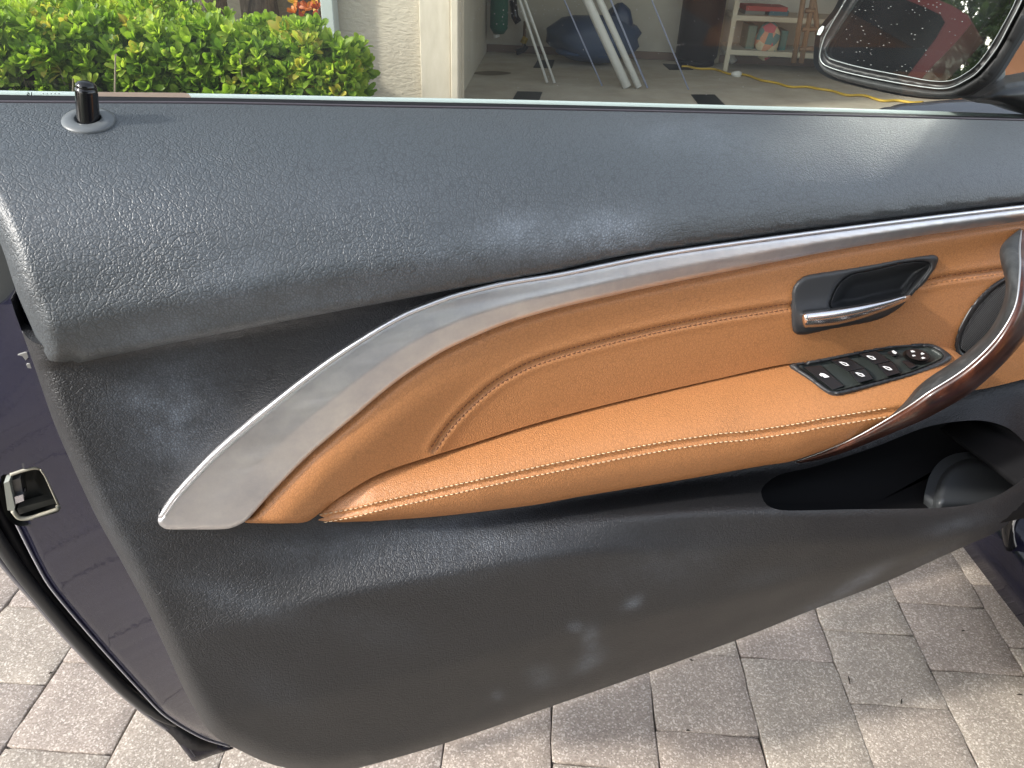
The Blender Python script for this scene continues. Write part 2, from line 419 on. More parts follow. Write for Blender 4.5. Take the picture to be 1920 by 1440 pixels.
# painted inner frame (jamb), gap, seal and outer skin -------------------------------------------------
jamb_out = [(-70, 560), (-62, 800), (-20, 905), (27, 973), (67, 1053), (96, 1102), (178, 1200), (267, 1298), (311, 1342), (378, 1382), (440, 1402), (520, 1425)]
jamb_in = [(60, 560), (100, 680), (150, 790), (185, 870), (235, 1000), (290, 1100), (350, 1200), (400, 1280), (440, 1340), (500, 1400), (520, 1425)]
JO = spline(jamb_out, 8); JI = spline(jamb_in, 8)
def s_jamb(x, y, d):
    P = np.column_stack([x, y]); a = poly_d(P, JI); b = poly_d(P, JO); f = a/(a+b+1e-6)
    Y = .515+.085*f+.004*np.sin(y/140.)+.012*np.clip(1-b/14., 0, 1)**2
    return onY(x, y, Y)
latch_hole = [(2, 893), (20, 889), (44, 881), (66, 875), (76, 878), (82, 886), (102, 925), (114, 952), (110, 960), (56, 974), (34, 974), (24, 966), (14, 955), (6, 925)]
patch('jamb_panel', [(-70, 571), (0, 571), (30, 552), (60, 560), (100, 680), (150, 790), (185, 870), (235, 1000), (290, 1100), (350, 1200), (400, 1280), (440, 1340), (500, 1400), (470, 1412), (440, 1402), (378, 1382), (311, 1342), (267, 1298), (178, 1200), (96, 1102), (67, 1053), (27, 973), (-20, 905), (-62, 800)], s_jamb, PAINT, door, holes=[latch_hole], step=7, skirt=(0, .02, 0))
# pale line along the fold of the jamb
jl = spline([(27, 975), (67, 1054), (96, 1103), (178, 1201), (267, 1299), (311, 1343), (378, 1383), (431, 1400)], 8)
tube('jamb_fold', onY(jl[:, 0], jl[:, 1], .607), .0012, mat('pale_paint_edge', (.30, .29, .31), .3), door, 6)
# rubber seal: two soft ridges
def seal_surf(x, y, d):
    return onY(x, y, .628+.006*np.cos(d*.12)-rnd(d, 14, -.006))
outer = [(-120, 880), (-60, 980), (0, 1062), (58, 1129), (133, 1213), (222, 1302), (289, 1356), (320, 1378), (345, 1405), (362, 1426)]
patch('door_gap_lining', [(-120, 700), (-50, 820), (60, 1020), (110, 1100), (190, 1190), (280, 1290), (340, 1350), (420, 1400), (360, 1412), (312, 1370), (222, 1296), (133, 1207), (58, 1123), (0, 1056), (-60, 974)], seal_surf, RUB, door, step=9)
s1 = spline([(-80, 880), (-20, 985), (30, 1062), (80, 1125), (150, 1207), (230, 1290), (300, 1345), (330, 1362)], 10)
tube('rubber_seal', onY(s1[:, 0], s1[:, 1], .618), [.006]*(len(s1)-6)+[.005, .005, .004, .003, .002, .001], mat('seal_rubber', (.035, .035, .036), .42), door, 10)
# outer skin: the folded edge of the dark blue outer sheet
so_ = spline(outer, 10); si_ = spline([(-120, 850), (-50, 955), (8, 1040), (66, 1108), (142, 1196), (232, 1288), (298, 1346), (330, 1366), (352, 1385), (370, 1412)], 10)
k = 70
def rs(p, k):
    t = np.r_[0, np.cumsum(np.hypot(*np.diff(p[:, :2], axis=0).T))]; q = np.linspace(0, t[-1], k); return np.column_stack([np.interp(q, t, p[:, 0]), np.interp(q, t, p[:, 1])])
so_, si_ = rs(so_, k), rs(si_, k)
loft('outer_skin', [onY(si_[:, 0], si_[:, 1], .66), onY(si_[:, 0], si_[:, 1], .640), onY(so_[:, 0]*.5+si_[:, 0]*.5, so_[:, 1]*.5+si_[:, 1]*.5, .634), onY(so_[:, 0], so_[:, 1], .642), onY(so_[:, 0], so_[:, 1], .66)+np.array([.01, 0, .0])], mat('dark_blue_skin', (.035, .037, .055), .28, coat=.6), door, smooth=True)
patch('outer_corner', [(318, 1372), (345, 1372), (378, 1384), (436, 1400), (438, 1404), (400, 1416), (368, 1428), (360, 1427), (345, 1408)], lambda x, y, d: onY(x, y, .635+rnd(d, 6, .006)), PAINT, door, step=6, smooth_outline=False)
def _skin():
    rows = []
    for z in np.linspace(.26, .93, 10):
        yy = .69+.09*math.sin(max(0, min(1, (z-.2)/.85))*math.pi)**.8
        x0 = -.28 if z > .6 else -.28+.30*((.6-z)/.34)**1.6*.55
        rows.append(np.column_stack([np.linspace(x0, 1.0, 12), np.full(12, yy), np.full(12, z)]))
    return rows
loft('outer_sheet', _skin(), PAINT, door)
_b = [(1.0, .60, .30), (1.0, .66, .28), (-.1, .66, .28), (-.1, .60, .30)]

# latch ---------------------------------------------------------------------------------------------
latch = patch('latch_recess', [(-4, 884), (40, 874), (72, 868), (90, 885), (124, 958), (110, 968), (60, 984), (28, 984), (6, 955)], lambda x, y, d: onY(x, y, .592+.016*np.clip(d/30, 0, 1)), mat('dark_cavity', (.012, .013, .012), .5), door, step=5)
def rim(name, pts, rad, m, Yv, par):
    p = spline(pts, 4); return tube(name, onY(p[:, 0], p[:, 1], Yv), rad, m, par, 8)
def jY(x, y):
    p = s_jamb(np.array([x], float), np.array([y], float), None); return p[0, 1]
rim('recess_edge', [(20, 890), (44, 882), (66, 877), (74, 879)], .0014, CREAM, jY(50, 880)+.002, latch)
rim('recess_edge', [(24, 958), (36, 971), (56, 971), (110, 954), (108, 948)], .0019, CREAM, jY(60, 970)+.002, latch)
rim('recess_edge', [(76, 880), (86, 896), (108, 945)], .0007, CREAM, jY(95, 915)+.002, latch)
def quad_slab(name, q, Y0, th, m, par):
    q = np.array(q, float); a = onY(q[:, 0], q[:, 1], Y0); b = a+np.array([0, th, 0]); n = len(q)
    F_ = [tuple(range(n))[::-1], tuple(range(n, 2*n))]+[(i, (i+1) % n, n+(i+1) % n, n+i) for i in range(n)]
    return mesh(name, np.vstack([a, b]), F_, m, par, smooth=False)
quad_slab('latch_plate', [(7, 906), (17, 902), (28, 952), (26, 958), (14, 957)], .576, .012, ZINC, latch)
quad_slab('latch_catch', [(18, 903), (38, 896), (45, 938), (28, 945)], .582, .014, mat('dark_steel', (.12, .12, .12), .35, metal=.8), latch)
quad_slab('latch_claw', [(27, 932), (43, 927), (45, 939), (29, 945)], .578, .01, mat('bright_steel', (.6, .6, .65), .25, metal=.9), latch)
quad_slab('latch_floor', [(32, 954), (102, 934), (106, 943), (36, 965)], .596, .01, mat('dark_olive_plastic', (.045, .045, .04), .45), latch)
for q in ([(33, 649+17), (52, 660), (55, 668), (48, 676), (42, 668)], [(49, 684), (62, 679), (67, 692), (52, 690)]):
    quad_slab('paint_chip', q, s_jamb(np.array([45.]), np.array([670.]), None)[0, 1]-.004, .002, mat('primer', (.30, .29, .27), .6), door)

# lower black panel ----------------------------------------------------------------------------------
panel_out = [(20, 560), (64, 686), (100, 790), (132, 865), (180, 968), (226, 1050), (270, 1132), (313, 1222), (345, 1293), (384, 1360), (410, 1386), (440, 1402), (500, 1430), (560, 1444), (620, 1448), (680, 1438), (837, 1393), (1033, 1325), (1218, 1260), (1400, 1193), (1522, 1144), (1656, 1093), (1789, 1033), (1856, 1004), (1887, 984), (1925, 945), (2100, 860), (2140, 700), (2140, 420), (2100, 350),
             (1920, 374), (1700, 400), (1500, 426), (1200, 476), (880, 534), (500, 600), (200, 655), (60, 640)]
EL = spline([(20, 560), (64, 686), (100, 790), (132, 865), (180, 968), (226, 1050), (270, 1132), (313, 1222), (345, 1293), (384, 1360), (410, 1386), (440, 1402), (500, 1430), (560, 1444), (620, 1448), (680, 1438)], 8)
ELB = spline([(620, 1448), (680, 1438), (837, 1393), (1033, 1325), (1218, 1260), (1400, 1193), (1522, 1144), (1656, 1093), (1789, 1033), (1856, 1004), (1887, 984), (1925, 945), (2100, 860)], 10)
dust_low = [(330, 770, 110, 130, 20, .55), (600, 1030, 160, 40, -6, .25), (870, 1010, 170, 60, -8, .5), (1185, 1130, 16, 9, -25, 1.1), (1078, 1175, 11, 9, 0, .8), (1108, 1198, 15, 20, 10, .8), (1105, 1240, 30, 13, -35, .9), (1015, 1268, 24, 18, 0, .55), (932, 1303, 12, 9, -20, .6),
            (1590, 1100, 26, 7, -35, 1.0), (1560, 1120, 40, 10, -25, .5), (1640, 1070, 50, 8, -25, .5), (230, 960, 50, 120, -20, .2), (1800, 985, 60, 14, -15, .5), (430, 1120, 120, 30, 15, .3), (1250, 1060, 120, 40, -8, .2), (320, 800, 50, 60, 0, .4), (250, 740, 70, 30, -10, .3), (1625, 1085, 8, 30, 60, .8), (1520, 1140, 30, 5, -22, .6), (1750, 1040, 50, 4, -25, .6), (700, 1180, 90, 30, 10, .12), (520, 1300, 70, 30, 30, .12), (1450, 1080, 60, 14, -12, .18)]
def s_low(x, y, d):
    P = np.column_stack([x, y]); dl = poly_d(P, EL); db = poly_d(P, ELB)
    return onY(x, y, Dm(x, y)+.004+rnd(dl, 34, .030)+rnd(db, 26, .016))
pocket_hole = [(1427, 922), (1440, 903), (1465, 889), (1530, 874), (1640, 838), (1740, 800), (1830, 788), (1885, 800), (1922, 830), (1950, 862), (1925, 892), (1880, 924), (1840, 940), (1800, 949), (1740, 953), (1600, 955), (1470, 957), (1438, 947)]
patch('lower_panel', panel_out, s_low, BLK2, door, holes=[pocket_hole, CAV, SPK], step=9, smooth_outline=True, skirt=(0, .02, 0), dust=lambda x, y: blobs(x, y, dust_low))
# map pocket liner: a real bowl behind the rim
ph = dedupe(spline(pocket_hole, 8, True)); pz = onY(ph[:, 0], ph[:, 1], Dm(ph[:, 0], ph[:, 1])+.004)
cen = pz.mean(0); rings = [pz]
lowrim = np.clip((ph[:, 1]-880)/60, 0, 1)
for f, in ((.03,), (.12,), (.35,), (.7,), (1.,)):
    q = pz.copy()
    tgtY = np.where(lowrim > .5, pz[:, 1]+.010, .492); q[:, 1] = pz[:, 1]*(1-min(1, f*3))+tgtY*min(1, f*3)
    q[:, 0] = pz[:, 0]+.10*f*np.clip((ph[:, 0]-1780)/110, 0, 1)
    q[:, 2] = pz[:, 2]*(1-f)+.622*f; rings.append(q)
rings.append(np.repeat(rings[-1].mean(0)[None], len(ph), 0))
V_ = np.concatenate(rings); n = len(ph); F_ = []
for i in range(len(rings)-1):
    for j in range(n): F_.append((i*n+j, i*n+(j+1) % n, (i+1)*n+(j+1) % n, (i+1)*n+j))
mesh('map_pocket', V_, F_, mat('pocket_lining', (.008, .008, .009), .7, spec=.15), door)
HOLD = mat('bottle_holder_plastic', (.06, .065, .07), .33)
# bottle holder swelling inside the pocket
bh = [(1750, 975), (1755, 915), (1770, 885), (1795, 866), (1830, 859), (1870, 866), (1905, 880), (1935, 900), (1935, 945), (1860, 975), (1800, 985)]
patch('bottle_holder', bh, lambda x, y, d: onY(x, y, .470-.016*np.sin(np.clip(d/14, 0, 1)*math.pi/2)-.050*np.clip((y-862)/80, 0, 1)**1.2), HOLD, door, step=7, dust=lambda x, y: blobs(x, y, [(1790, 910, 18, 40, 20, .6), (1870, 905, 40, 30, 20, .5), (1770, 880, 30, 12, -40, .6)]))

# upper black pad --------------------------------------------------------------------------------------
def AB(c): s = spline(c, 12); return s
pad_out = [(-160, 189), (0, 193), (400, 195), (700, 201), (1000, 206), (1300, 212), (1600, 219), (1920, 227), (2140, 233), (2140, 355),
           (1920, 378), (1700, 404), (1500, 430), (1440, 438.5), (1248, 467), (1144, 484), (1040, 508), (952, 524), (848, 543), (744, 563), (640, 582), (500, 609), (300, 648), (135, 683), (112, 687), (96, 685), (84, 672), (69, 636), (56, 606), (30, 545), (0, 455), (-60, 330), (-120, 250)]
PE = spline([(2140, 355), (1920, 378), (1700, 404), (1500, 430), (1440, 438.5), (1248, 467), (1144, 484), (1040, 508), (952, 524), (848, 543), (744, 563), (640, 582), (500, 609), (300, 648), (135, 683)], 12)
PL = spline([(135, 683), (112, 687), (96, 685), (84, 672), (69, 636), (56, 606), (30, 545), (0, 455), (-60, 330), (-120, 250)], 10)
def s_pad(x, y, d):
    P = np.column_stack([x, y]); db = poly_d(P, PE); dl = poly_d(P, PL)
    nx = np.clip((x-700)/500, 0, 1)
    h = .010*(1-nx)+.007*nx
    bul = .0035*np.exp(-((db-(75-25*nx))/38)**2)         # the fold above the lower edge
    return onY(x, y, Dm(x, y)-h-bul*(1-nx*.4)+rnd(db, 7, .006)+rnd(dl, 40, .030))
dust_glint_pad = [(960, 425, 60, 26, -8, .7), (1030, 470, 120, 22, -8, .5), (1120, 430, 80, 34, -6, .7), (1180, 460, 60, 50, 0, .45), (780, 500, 120, 26, -10, .4), (980, 470, 240, 30, -9, .35), (620, 560, 150, 28, -10, .4), (300, 620, 90, 26, -8, .5), (430, 500, 130, 60, -10, .25), (200, 400, 220, 120, 0, .18), (1290, 250, 150, 40, 5, .3), (1500, 330, 200, 60, 0, .12), (700, 400, 200, 80, 0, .15), (450, 555, 140, 24, -12, .4)]  # dust smears, plus one blob painting the soft glint near the top edge
patch('upper_panel', pad_out, s_pad, BLK, door, step=9, smooth_outline=True, skirt=(0, .012, -.003), dust=lambda x, y: blobs(x, y, dust_glint_pad))
# a dark hem under the left end of the pad
patch('panel_end_cap', [(-60, 430), (-2, 452), (28, 545), (28, 556), (0, 568), (-70, 575)], lambda x, y, d: onY(x, y, .555+0*x), mat('grey_end_cap', (.075, .08, .08), .5), door, step=10)

# aluminium trim ---------------------------------------------------------------------------------------
tr_up = [(300, 966), (333, 920), (396, 853), (458, 798), (542, 730), (600, 686), (640, 658), (682, 631), (723, 606), (765, 584), (807, 567), (848, 552), (890, 540.5), (932, 530.5), (973, 523), (1040, 512.5), (1123, 496), (1207, 479), (1290, 465), (1440, 444), (1567, 427), (1700, 410), (1920, 384), (2140, 361)]
tr_lo = [(2140, 388), (1920, 414), (1780, 434), (1733, 441), (1567, 469), (1440, 493.5), (1290, 524), (1207, 541), (1123, 560), (1040, 580), (952, 606), (890, 631), (827, 661), (765, 700), (715, 738), (667, 779), (583, 850), (521, 912), (471, 967), (456, 980), (429, 991), (375, 993), (312, 992), (299, 984), (296, 976)]
TU = spline(tr_up, 8); TL = spline(tr_lo[:19], 8)
def s_trim(x, y, d):
    P = np.column_stack([x, y]); a = poly_d(P, TU); b = poly_d(P, TL); f = a/(a+b+1e-6)
    rimw = np.clip(a/11., 0, 1)
    fac = np.interp(f, [0, .56, 1], [.0085, .0120, .0084]); fl = np.clip((x-380)/260, 0, 1)
    off = fac*fl+(1-fl)*.0085
    off = off-.0075*(1-np.sqrt(np.clip(1-(1-rimw)**2, 0, 1)))
    return onY(x, y, Dt(x, y)-off+rnd(d, 5, .0025))
trim = patch('trim_strip', tr_up+tr_lo, s_trim, TRM, door, step=4.5, smooth_outline=True, skirt=(0, .012, 0))
# raised upper rim, paler metal put in for its highlight
def edge_on(P, fn, o=0.):
    q = fn(P[:, 0], P[:, 1], np.full(len(P), 9.)); return q+np.array([0, -o, 0])
tu2 = spline([(x+1, y+3.2) for x, y in tr_up], 8)
tube('trim_rim', onY(tu2[:, 0], tu2[:, 1], Dt(tu2[:, 0], tu2[:, 1])-.0098), .0017, mat('rim_highlight', (.9, .91, .94), .45, metal=1), trim, 8)

# tan insert ---------------------------------------------------------------------------------------
ins_out = [(2140, 384), (1920, 410), (1780, 430), (1733, 437), (1567, 465), (1440, 489.5), (1290, 520), (1207, 537), (1123, 556), (1040, 576), (952, 602), (890, 627), (827, 657), (765, 696), (715, 734), (667, 775), (583, 846), (521, 910), (468, 968), (458, 979), (490, 981), (545, 981), (580, 976),
           (640, 930), (720, 885), (875, 835), (1000, 795), (1131, 760), (1346, 710), (1500, 680), (1600, 700), (1750, 730), (1829, 731), (1920, 711), (2140, 660)]
seamA = [(812, 842), (830, 815), (851, 789), (885, 755), (924, 722), (958, 701), (1001, 680), (1088, 653), (1217, 621), (1346, 595), (1420, 583), (1490, 572)]
seamB = [(1728, 532), (1760, 524), (1800, 518), (1880, 507), (1930, 500), (2140, 472)]
SA = spline(seamA, 8); SB = spline(seamB, 8)
TLx = spline([(2140, 388)]+tr_lo[1:19], 8)
def s_ins(x, y, d):
    P = np.column_stack([x, y]); s = np.minimum(poly_d(P, SA), poly_d(P, SB)); t = poly_d(P, TLx)
    roll = np.clip((1000-x)/400, 0, 1)
    off = .003-.0022*np.exp(-(s/5.)**2)+.0007*np.exp(-((s-11)/6.)**2)
    off = off+.007*roll*np.exp(-((t-50)/45)**2)-.004*np.exp(-(t/8)**2)
    below = np.clip((y-np.interp(x, SA[:, 0], SA[:, 1]))/60, 0, 1)*np.where(x > 812, 1, 0)
    off = off-.003*below*roll
    return onY(x, y, Dt(x, y)-off+np.where(y > 940, rnd(d, 10, .004), 0))
ins = patch('leather_insert', ins_out, s_ins, TAN, door, holes=[CAV, SPK], step=5.5, smooth_outline=True)

def stitches(name, pts, surf, m, parent, ln=6.5, gap=3.2, r=.00042):
    p = spline(pts, 1.5); t = np.r_[0, np.cumsum(np.hypot(*np.diff(p, axis=0).T))]; L = []
    s = 2.
    while s+ln < t[-1]:
        q = np.array([s, s+ln*.5, s+ln]); x = np.interp(q, t, p[:, 0]); y = np.interp(q, t, p[:, 1])
        w = surf(x, y, np.full(3, 99.)); w[1, 1] -= .0006; w[:, 1] -= .0002
        L.append(tube_vf(w, [r*.7, r, r*.7], 5)); s += ln+gap
    v, f = join_vf(L); return stuff(mesh(name, v, f, m, parent))
def shift(pts, d):
    p = spline(pts, 10); t = np.gradient(p, axis=0); n = np.column_stack([-t[:, 1], t[:, 0]]); n /= np.linalg.norm(n, axis=1)[:, None]; return p+n*d
for sm in (seamA, seamB):
    stitches('stitching', shift(sm, -5.), s_ins, THRB, ins); stitches('stitching', shift(sm, 5.5), s_ins, THRB if sm is seamA else mat('tan_thread', (.35, .16, .06), .8), ins)
# armrest ---------------------------------------------------------------------------------------------
at = [(583, 974), (596, 950), (625, 917), (667, 892), (708, 873), (792, 844), (875, 819), (1000, 779), (1131, 744), (1346, 694), (1500, 662), (1554, 653), (1629, 638), (1704, 630), (1745, 629), (1760, 634), (1803, 668), (1860, 700)]
ak = [(583, 977), (596, 973), (667, 960), (700, 951), (829, 922), (1001, 884), (1217, 841), (1346, 821), (1400, 816), (1500, 801), (1533, 794), (1667, 772), (1760, 752), (1860, 728)]
ab = [(583, 979), (600, 981), (667, 978), (700, 977), (833, 967), (1000, 947), (1088, 931), (1260, 903), (1432, 873), (1483, 865), (1540, 846), (1640, 815), (1760, 770), (1860, 740)]
arm_out = at[:15]+[(1760, 634), (1803, 668), (1830, 690), (1800, 735), (1740, 765), (1640, 812), (1540, 846), (1483, 865), (1432, 873), (1260, 903), (1088, 931), (1000, 947), (833, 967), (700, 977), (667, 978), (610, 981), (592, 981), (584, 978)]
sAT, sAK, sAB = spline(at[:15]+[(1803, 632), (1860, 634)], 8), spline(ak, 8), spline(ab, 8)
ATl = spline(at[:15], 8)
def s_arm(x, y, d, off=0.):
    T = np.interp(x, sAT[:, 0], sAT[:, 1]); K = np.interp(x, sAK[:, 0], sAK[:, 1]); Bt = np.interp(x, sAB[:, 0], sAB[:, 1])
    Yk = I(x, [(583, .482), (640, .470), (700, .461), (900, .445), (1200, .430), (1500, .412), (1800, .402)])
    Yt = np.minimum(I(x, [(583, .484), (700, .489), (800, .493), (1800, .493)]), 1); Ym = Yk+.005
    s = np.clip((y-T)/np.maximum(K-T, 1), 0, 1); g = 1-(1-s)**1.4
    Y = Yt+(Yk-Yt)*g
    s2 = np.clip((y-K)/np.maximum(Bt-K, 1), 0, 1.2); Y = np.where(y > K, Yk+(Ym-Yk)*s2-.004*np.sin(np.clip(s2, 0, 1)*math.pi), Y)
    dk = np.abs(y-K)*.97
    Y = Y+.0022*np.exp(-(dk/3.2)**2)-.0006*np.exp(-((dk-9)/5)**2)
    if d is not None: Y = Y+rnd(np.minimum(d, 99), 6, .004)
    return onY(x, y, Y-off)
arm = patch('armrest', arm_out, s_arm, TAN, door, holes=[swi], step=5, smooth_outline=True, skirt=(0, .03, 0))
akx = [p for p in ak if p[0] < 1690]
stitches('stitching', [(x, y-8) for x, y in akx[1:]], s_arm, THRW, arm)
stitches('stitching', [(x, y+8) for x, y in akx[1:]], s_arm, THRW, arm)
# inner handle ----------------------------------------------------------------------------------------
bez = z3([(138, 640), (150, 500), (200, 410), (285, 345), (380, 318), (900, 240), (1400, 150), (1680, 106), (1770, 108), (1803, 150), (1770, 250), (1690, 370), (1590, 480), (1490, 580), (1385, 690), (1280, 765), (1150, 830), (1000, 872), (600, 945), (300, 1010), (200, 1004), (152, 950), (138, 800)])
hb = patch('inner_handle', bez, lambda x, y, d: onY(x, y, Dm(x, y)-.0035-.0035+rnd(d, 9, .005)), SATD, door, holes=[cav], step=4)
patch('handle_cavity', cav, lambda x, y, d: onY(x, y, Dm(x, y)-.005+.021*np.sin(np.clip(d/22, 0, 1)*math.pi/2)**.9), SATD, hb, step=3.5, skirt=(0, -.001, 0))
lt = z3([(240, 790), (258, 762), (300, 748), (600, 712), (900, 668), (1200, 612), (1380, 568), (1475, 546), (1486, 556)])
lb = z3([(243, 870), (262, 912), (300, 932), (600, 905), (900, 838), (1200, 735), (1380, 655), (1470, 605), (1486, 575)])
lt, lb = rs(spline(lt, 3), 46), rs(spline(lb, 3), 46)
rails = []
for f, o in ((0, .008), (.02, .015), (.10, .020), (.3, .0225), (.55, .022), (.8, .018), (.95, .013), (1, .004)):
    q = lt*(1-f)+lb*f; tt = np.linspace(0, 1, 46); e = np.minimum(1, np.minimum(tt, 1-tt)*14+.25)
    rails.append(onY(q[:, 0], q[:, 1], Dm(q[:, 0], q[:, 1])-.001-o*e))
loft('handle_lever', rails, CHR, hb)
# switch panel on the armrest ------------------------------------------------------------------------------
_pp = np.array(z2([(300, 400), (600, 600), (1300, 440), (1600, 330), (1300, 160), (700, 250), (900, 380)]))
_P = s_arm(_pp[:, 0], _pp[:, 1], None); PC = _P.mean(0); _u, _s, _v = np.linalg.svd(_P-PC); PN = _v[2]*(1 if _v[2][2] > 0 else -1)
def pl(x, y, h=0.):
    v = ray(x, y); t = ((PC-C0)@PN+np.asarray(h, float)+.0035)/(v@PN); return C0+v*t[..., None]
swo = z2([(108, 345), (150, 325), (300, 300), (700, 215), (1050, 145), (1300, 125), (1500, 128), (1620, 168), (1728, 255), (1715, 290), (1600, 360), (1350, 450), (1100, 522), (800, 600), (620, 638), (520, 632), (430, 585), (300, 490), (140, 380)])
sp = patch('switch_panel', swo, lambda x, y, d: pl(x, y, -rnd(d, 5, .004)), SATD, door, holes=[swi], step=4, skirt=(0, 0, -.012))
patch('switch_well', [(x, y) for x, y in swi], lambda x, y, d: pl(x, y, -.0035*np.clip(d/3, 0, 1)-.0002), mat('dark_grey_plastic', (.035, .042, .040), .45), sp, step=4, skirt=None)
def button(name, q, h, m=SATB, par=sp, taper=.06, base=-.004, tilt=0.):
    q = np.array(z2(q)); b = pl(q[:, 0], q[:, 1], base); t = pl(q[:, 0], q[:, 1], h); c = t.mean(0); t = c+(t-c)*(1-taper)
    if tilt: t = t+PN*np.array([tilt, tilt, -tilt, -tilt][:len(t)])[:, None]
    bm = bmesh.new(); n = len(q); vs = [bm.verts.new(Vector(v)) for v in np.vstack([t, b])]
    bm.faces.new(vs[:n]); [bm.faces.new((vs[i], vs[i+n], vs[(i+1) % n+n], vs[(i+1) % n])) for i in range(n)]
    bmesh.ops.recalc_face_normals(bm, faces=bm.faces[:]); te = [e for e in bm.edges if sum(v in vs[:n] for v in e.verts) >= 1]
    bmesh.ops.bevel(bm, geom=te, offset=.0007, segments=2, affect='EDGES', profile=.5)
    off = Vector(root_of(par).location)
    for v in bm.verts: v.co -= off
    me = bpy.data.meshes.new(name); bm.to_mesh(me); bm.free()
    return link(name, me, m, par, smooth=False)
BT = mat('black_button', (.012, .012, .014), .3)
button('roof_button', [(245, 362), (420, 342), (665, 558), (545, 600)], .0005)
for q in ([(515, 303), (690, 268), (870, 372), (690, 407)], [(695, 412), (862, 377), (955, 480), (805, 522)], [(795, 240), (965, 207), (1130, 300), (970, 338)], [(975, 343), (1130, 306), (1225, 420), (1085, 458)]):
    button('window_switch', q, .0035, BT, tilt=.0006)
button('mirror_fold_switch', [(1080, 218), (1140, 192), (1205, 236), (1140, 264)], .0015, BT)
button('mirror_side_switch', [(1222, 306), (1290, 288), (1388, 352), (1315, 386)], .0012, BT)
th = np.linspace(0, 2*math.pi, 28, endpoint=False)
def ell(cx, cy, rx, ry, a=0):
    c, s = math.cos(a), math.sin(a); return [(cx+rx*math.cos(t)*c-ry*math.sin(t)*s, cy+rx*math.cos(t)*s+ry*math.sin(t)*c) for t in th]
def prism(name, L, h0, h1, m, par, sc=1.):
    q = np.array(z2(L)); b = pl(q[:, 0], q[:, 1], h0); t = pl(q[:, 0], q[:, 1], h1); c = t.mean(0); t = c+(t-c)*sc; n = len(q)
    return mesh(name, np.vstack([t, b]), [tuple(range(n))]+[(i, i+n, (i+1) % n+n, (i+1) % n) for i in range(n)], m, par, smooth=False)
prism('dial_ring', ell(1378, 258, 142, 66, .22), -.003, -.0005, mat('deep_black', (.006, .006, .006), .4), sp)
prism('mirror_dial', ell(1390, 240, 122, 56, .22), -.003, .0035, BT, sp, .96)
# white marks on the switches
def mark(L, h, par=sp, hole=None, name='switch_mark'):
    q = np.array(z2(L)); v = pl(q[:, 0], q[:, 1], h)
    if hole is None: return mesh(name, v, [tuple(range(len(L)))], WHT, par, smooth=False)
    k = np.array(z2(hole)); w = pl(k[:, 0], k[:, 1], h); n = len(L)
    return mesh(name, np.vstack([v, w]), [(i, (i+1) % n, n+(i+1) % n, n+i) for i in range(n)], WHT, par, smooth=False)
for cx, cy in ((655, 330), (815, 437), (925, 268), (1088, 374)):
    mark([(cx-52, cy-18), (cx-28, cy-20), (cx+22, cy-8), (cx+52, cy+18), (cx+16, cy+22), (cx-20, cy+6)], .0050, hole=[(cx-30, cy-10), (cx-22, cy-10), (cx+14, cy-1), (cx+32, cy+13), (cx+12, cy+13), (cx-12, cy+1)])
mark([(405, 440), (420, 424), (455, 428), (510, 462), (485, 468), (455, 470), (440, 455), (425, 456)], .0012)
mark([(1130, 202), (1150, 196), (1185, 222), (1165, 234), (1140, 222)], .0024)
for a in ([(1318, 200), (1340, 196), (1368, 212), (1330, 218)], [(1418, 232), (1432, 216), (1462, 232), (1430, 240)], [(1332, 243), (1356, 242), (1374, 252), (1342, 258)], [(1424, 268), (1444, 262), (1470, 274), (1438, 283)]):
    mark(a, .0041)
# speaker grille ----------------------------------------------------------------------------------------
spk = patch('speaker_ring', sell(99, 43), lambda x, y, d: onY(x, y, Dm(x, y)-.0055+rnd(d, 6, .005)), SATB, door, holes=[sell(83, 30)], step=4)
spk.name = 'speaker'
patch('speaker_backing', sell(84, 31), lambda x, y, d: onY(x, y, Dm(x, y)+.004), mat('deep_black_felt', (.006, .006, .006), .8), spk, step=5, skirt=None)
L = []
for i in range(-33, 34):
    o = i*2.5
    if abs(o) > 80: continue
    hw = 30*math.sqrt(1-(o/84)**2); ts = np.linspace(-hw, hw, 7)
    x = 1858+o*ca-ts*sa; y = 594+o*sa+ts*ca
    L.append(tube_vf(onY(x, y, Dm(x, y)-.0025-.002*(1-(ts/31)**2)), .00030, 4))
v, f = join_vf(L); mesh('speaker_grille', v, f, mat('grille_metal', (.16, .16, .16), .35, metal=.3), spk)
# pull handle -------------------------------------------------------------------------------------------
h0 = [(1484, 864), (1540, 842), (1600, 817), (1660, 786), (1697, 750), (1733, 713), (1800, 670), (1858, 617), (1882, 565), (1886, 530), (1876, 492), (1874, 468), (1888, 448), (1914, 428)]
h1 = [(1493, 866), (1550, 846), (1612, 818), (1683, 775), (1712, 760), (1745, 738), (1800, 705), (1852, 660), (1885, 622), (1908, 582), (1917, 545), (1920, 500), (1916, 465), (1916, 434)]
h2 = [(1500, 869), (1560, 857), (1633, 829), (1690, 805), (1733, 787), (1775, 764), (1817, 740), (1867, 697), (1900, 663), (1930, 625), (1950, 585), (1962, 530), (1958, 480), (1935, 430)]
y1 = [.438, .422, .405, .392, .385, .380, .374, .370, .370, .375, .385, .402, .430, .468]
y0 = [.444, .436, .428, .420, .418, .414, .408, .408, .415, .425, .438, .450, .466, .484]
def dens(a): return np.interp(np.linspace(0, 13, 90), range(14), a)
from functools import reduce
def cub(a):
    s = np.array([(i*10., v) for i, v in enumerate(a)]); q = spline(s, 1.); return np.interp(np.linspace(0, 130, 90), q[:, 0], q[:, 1])
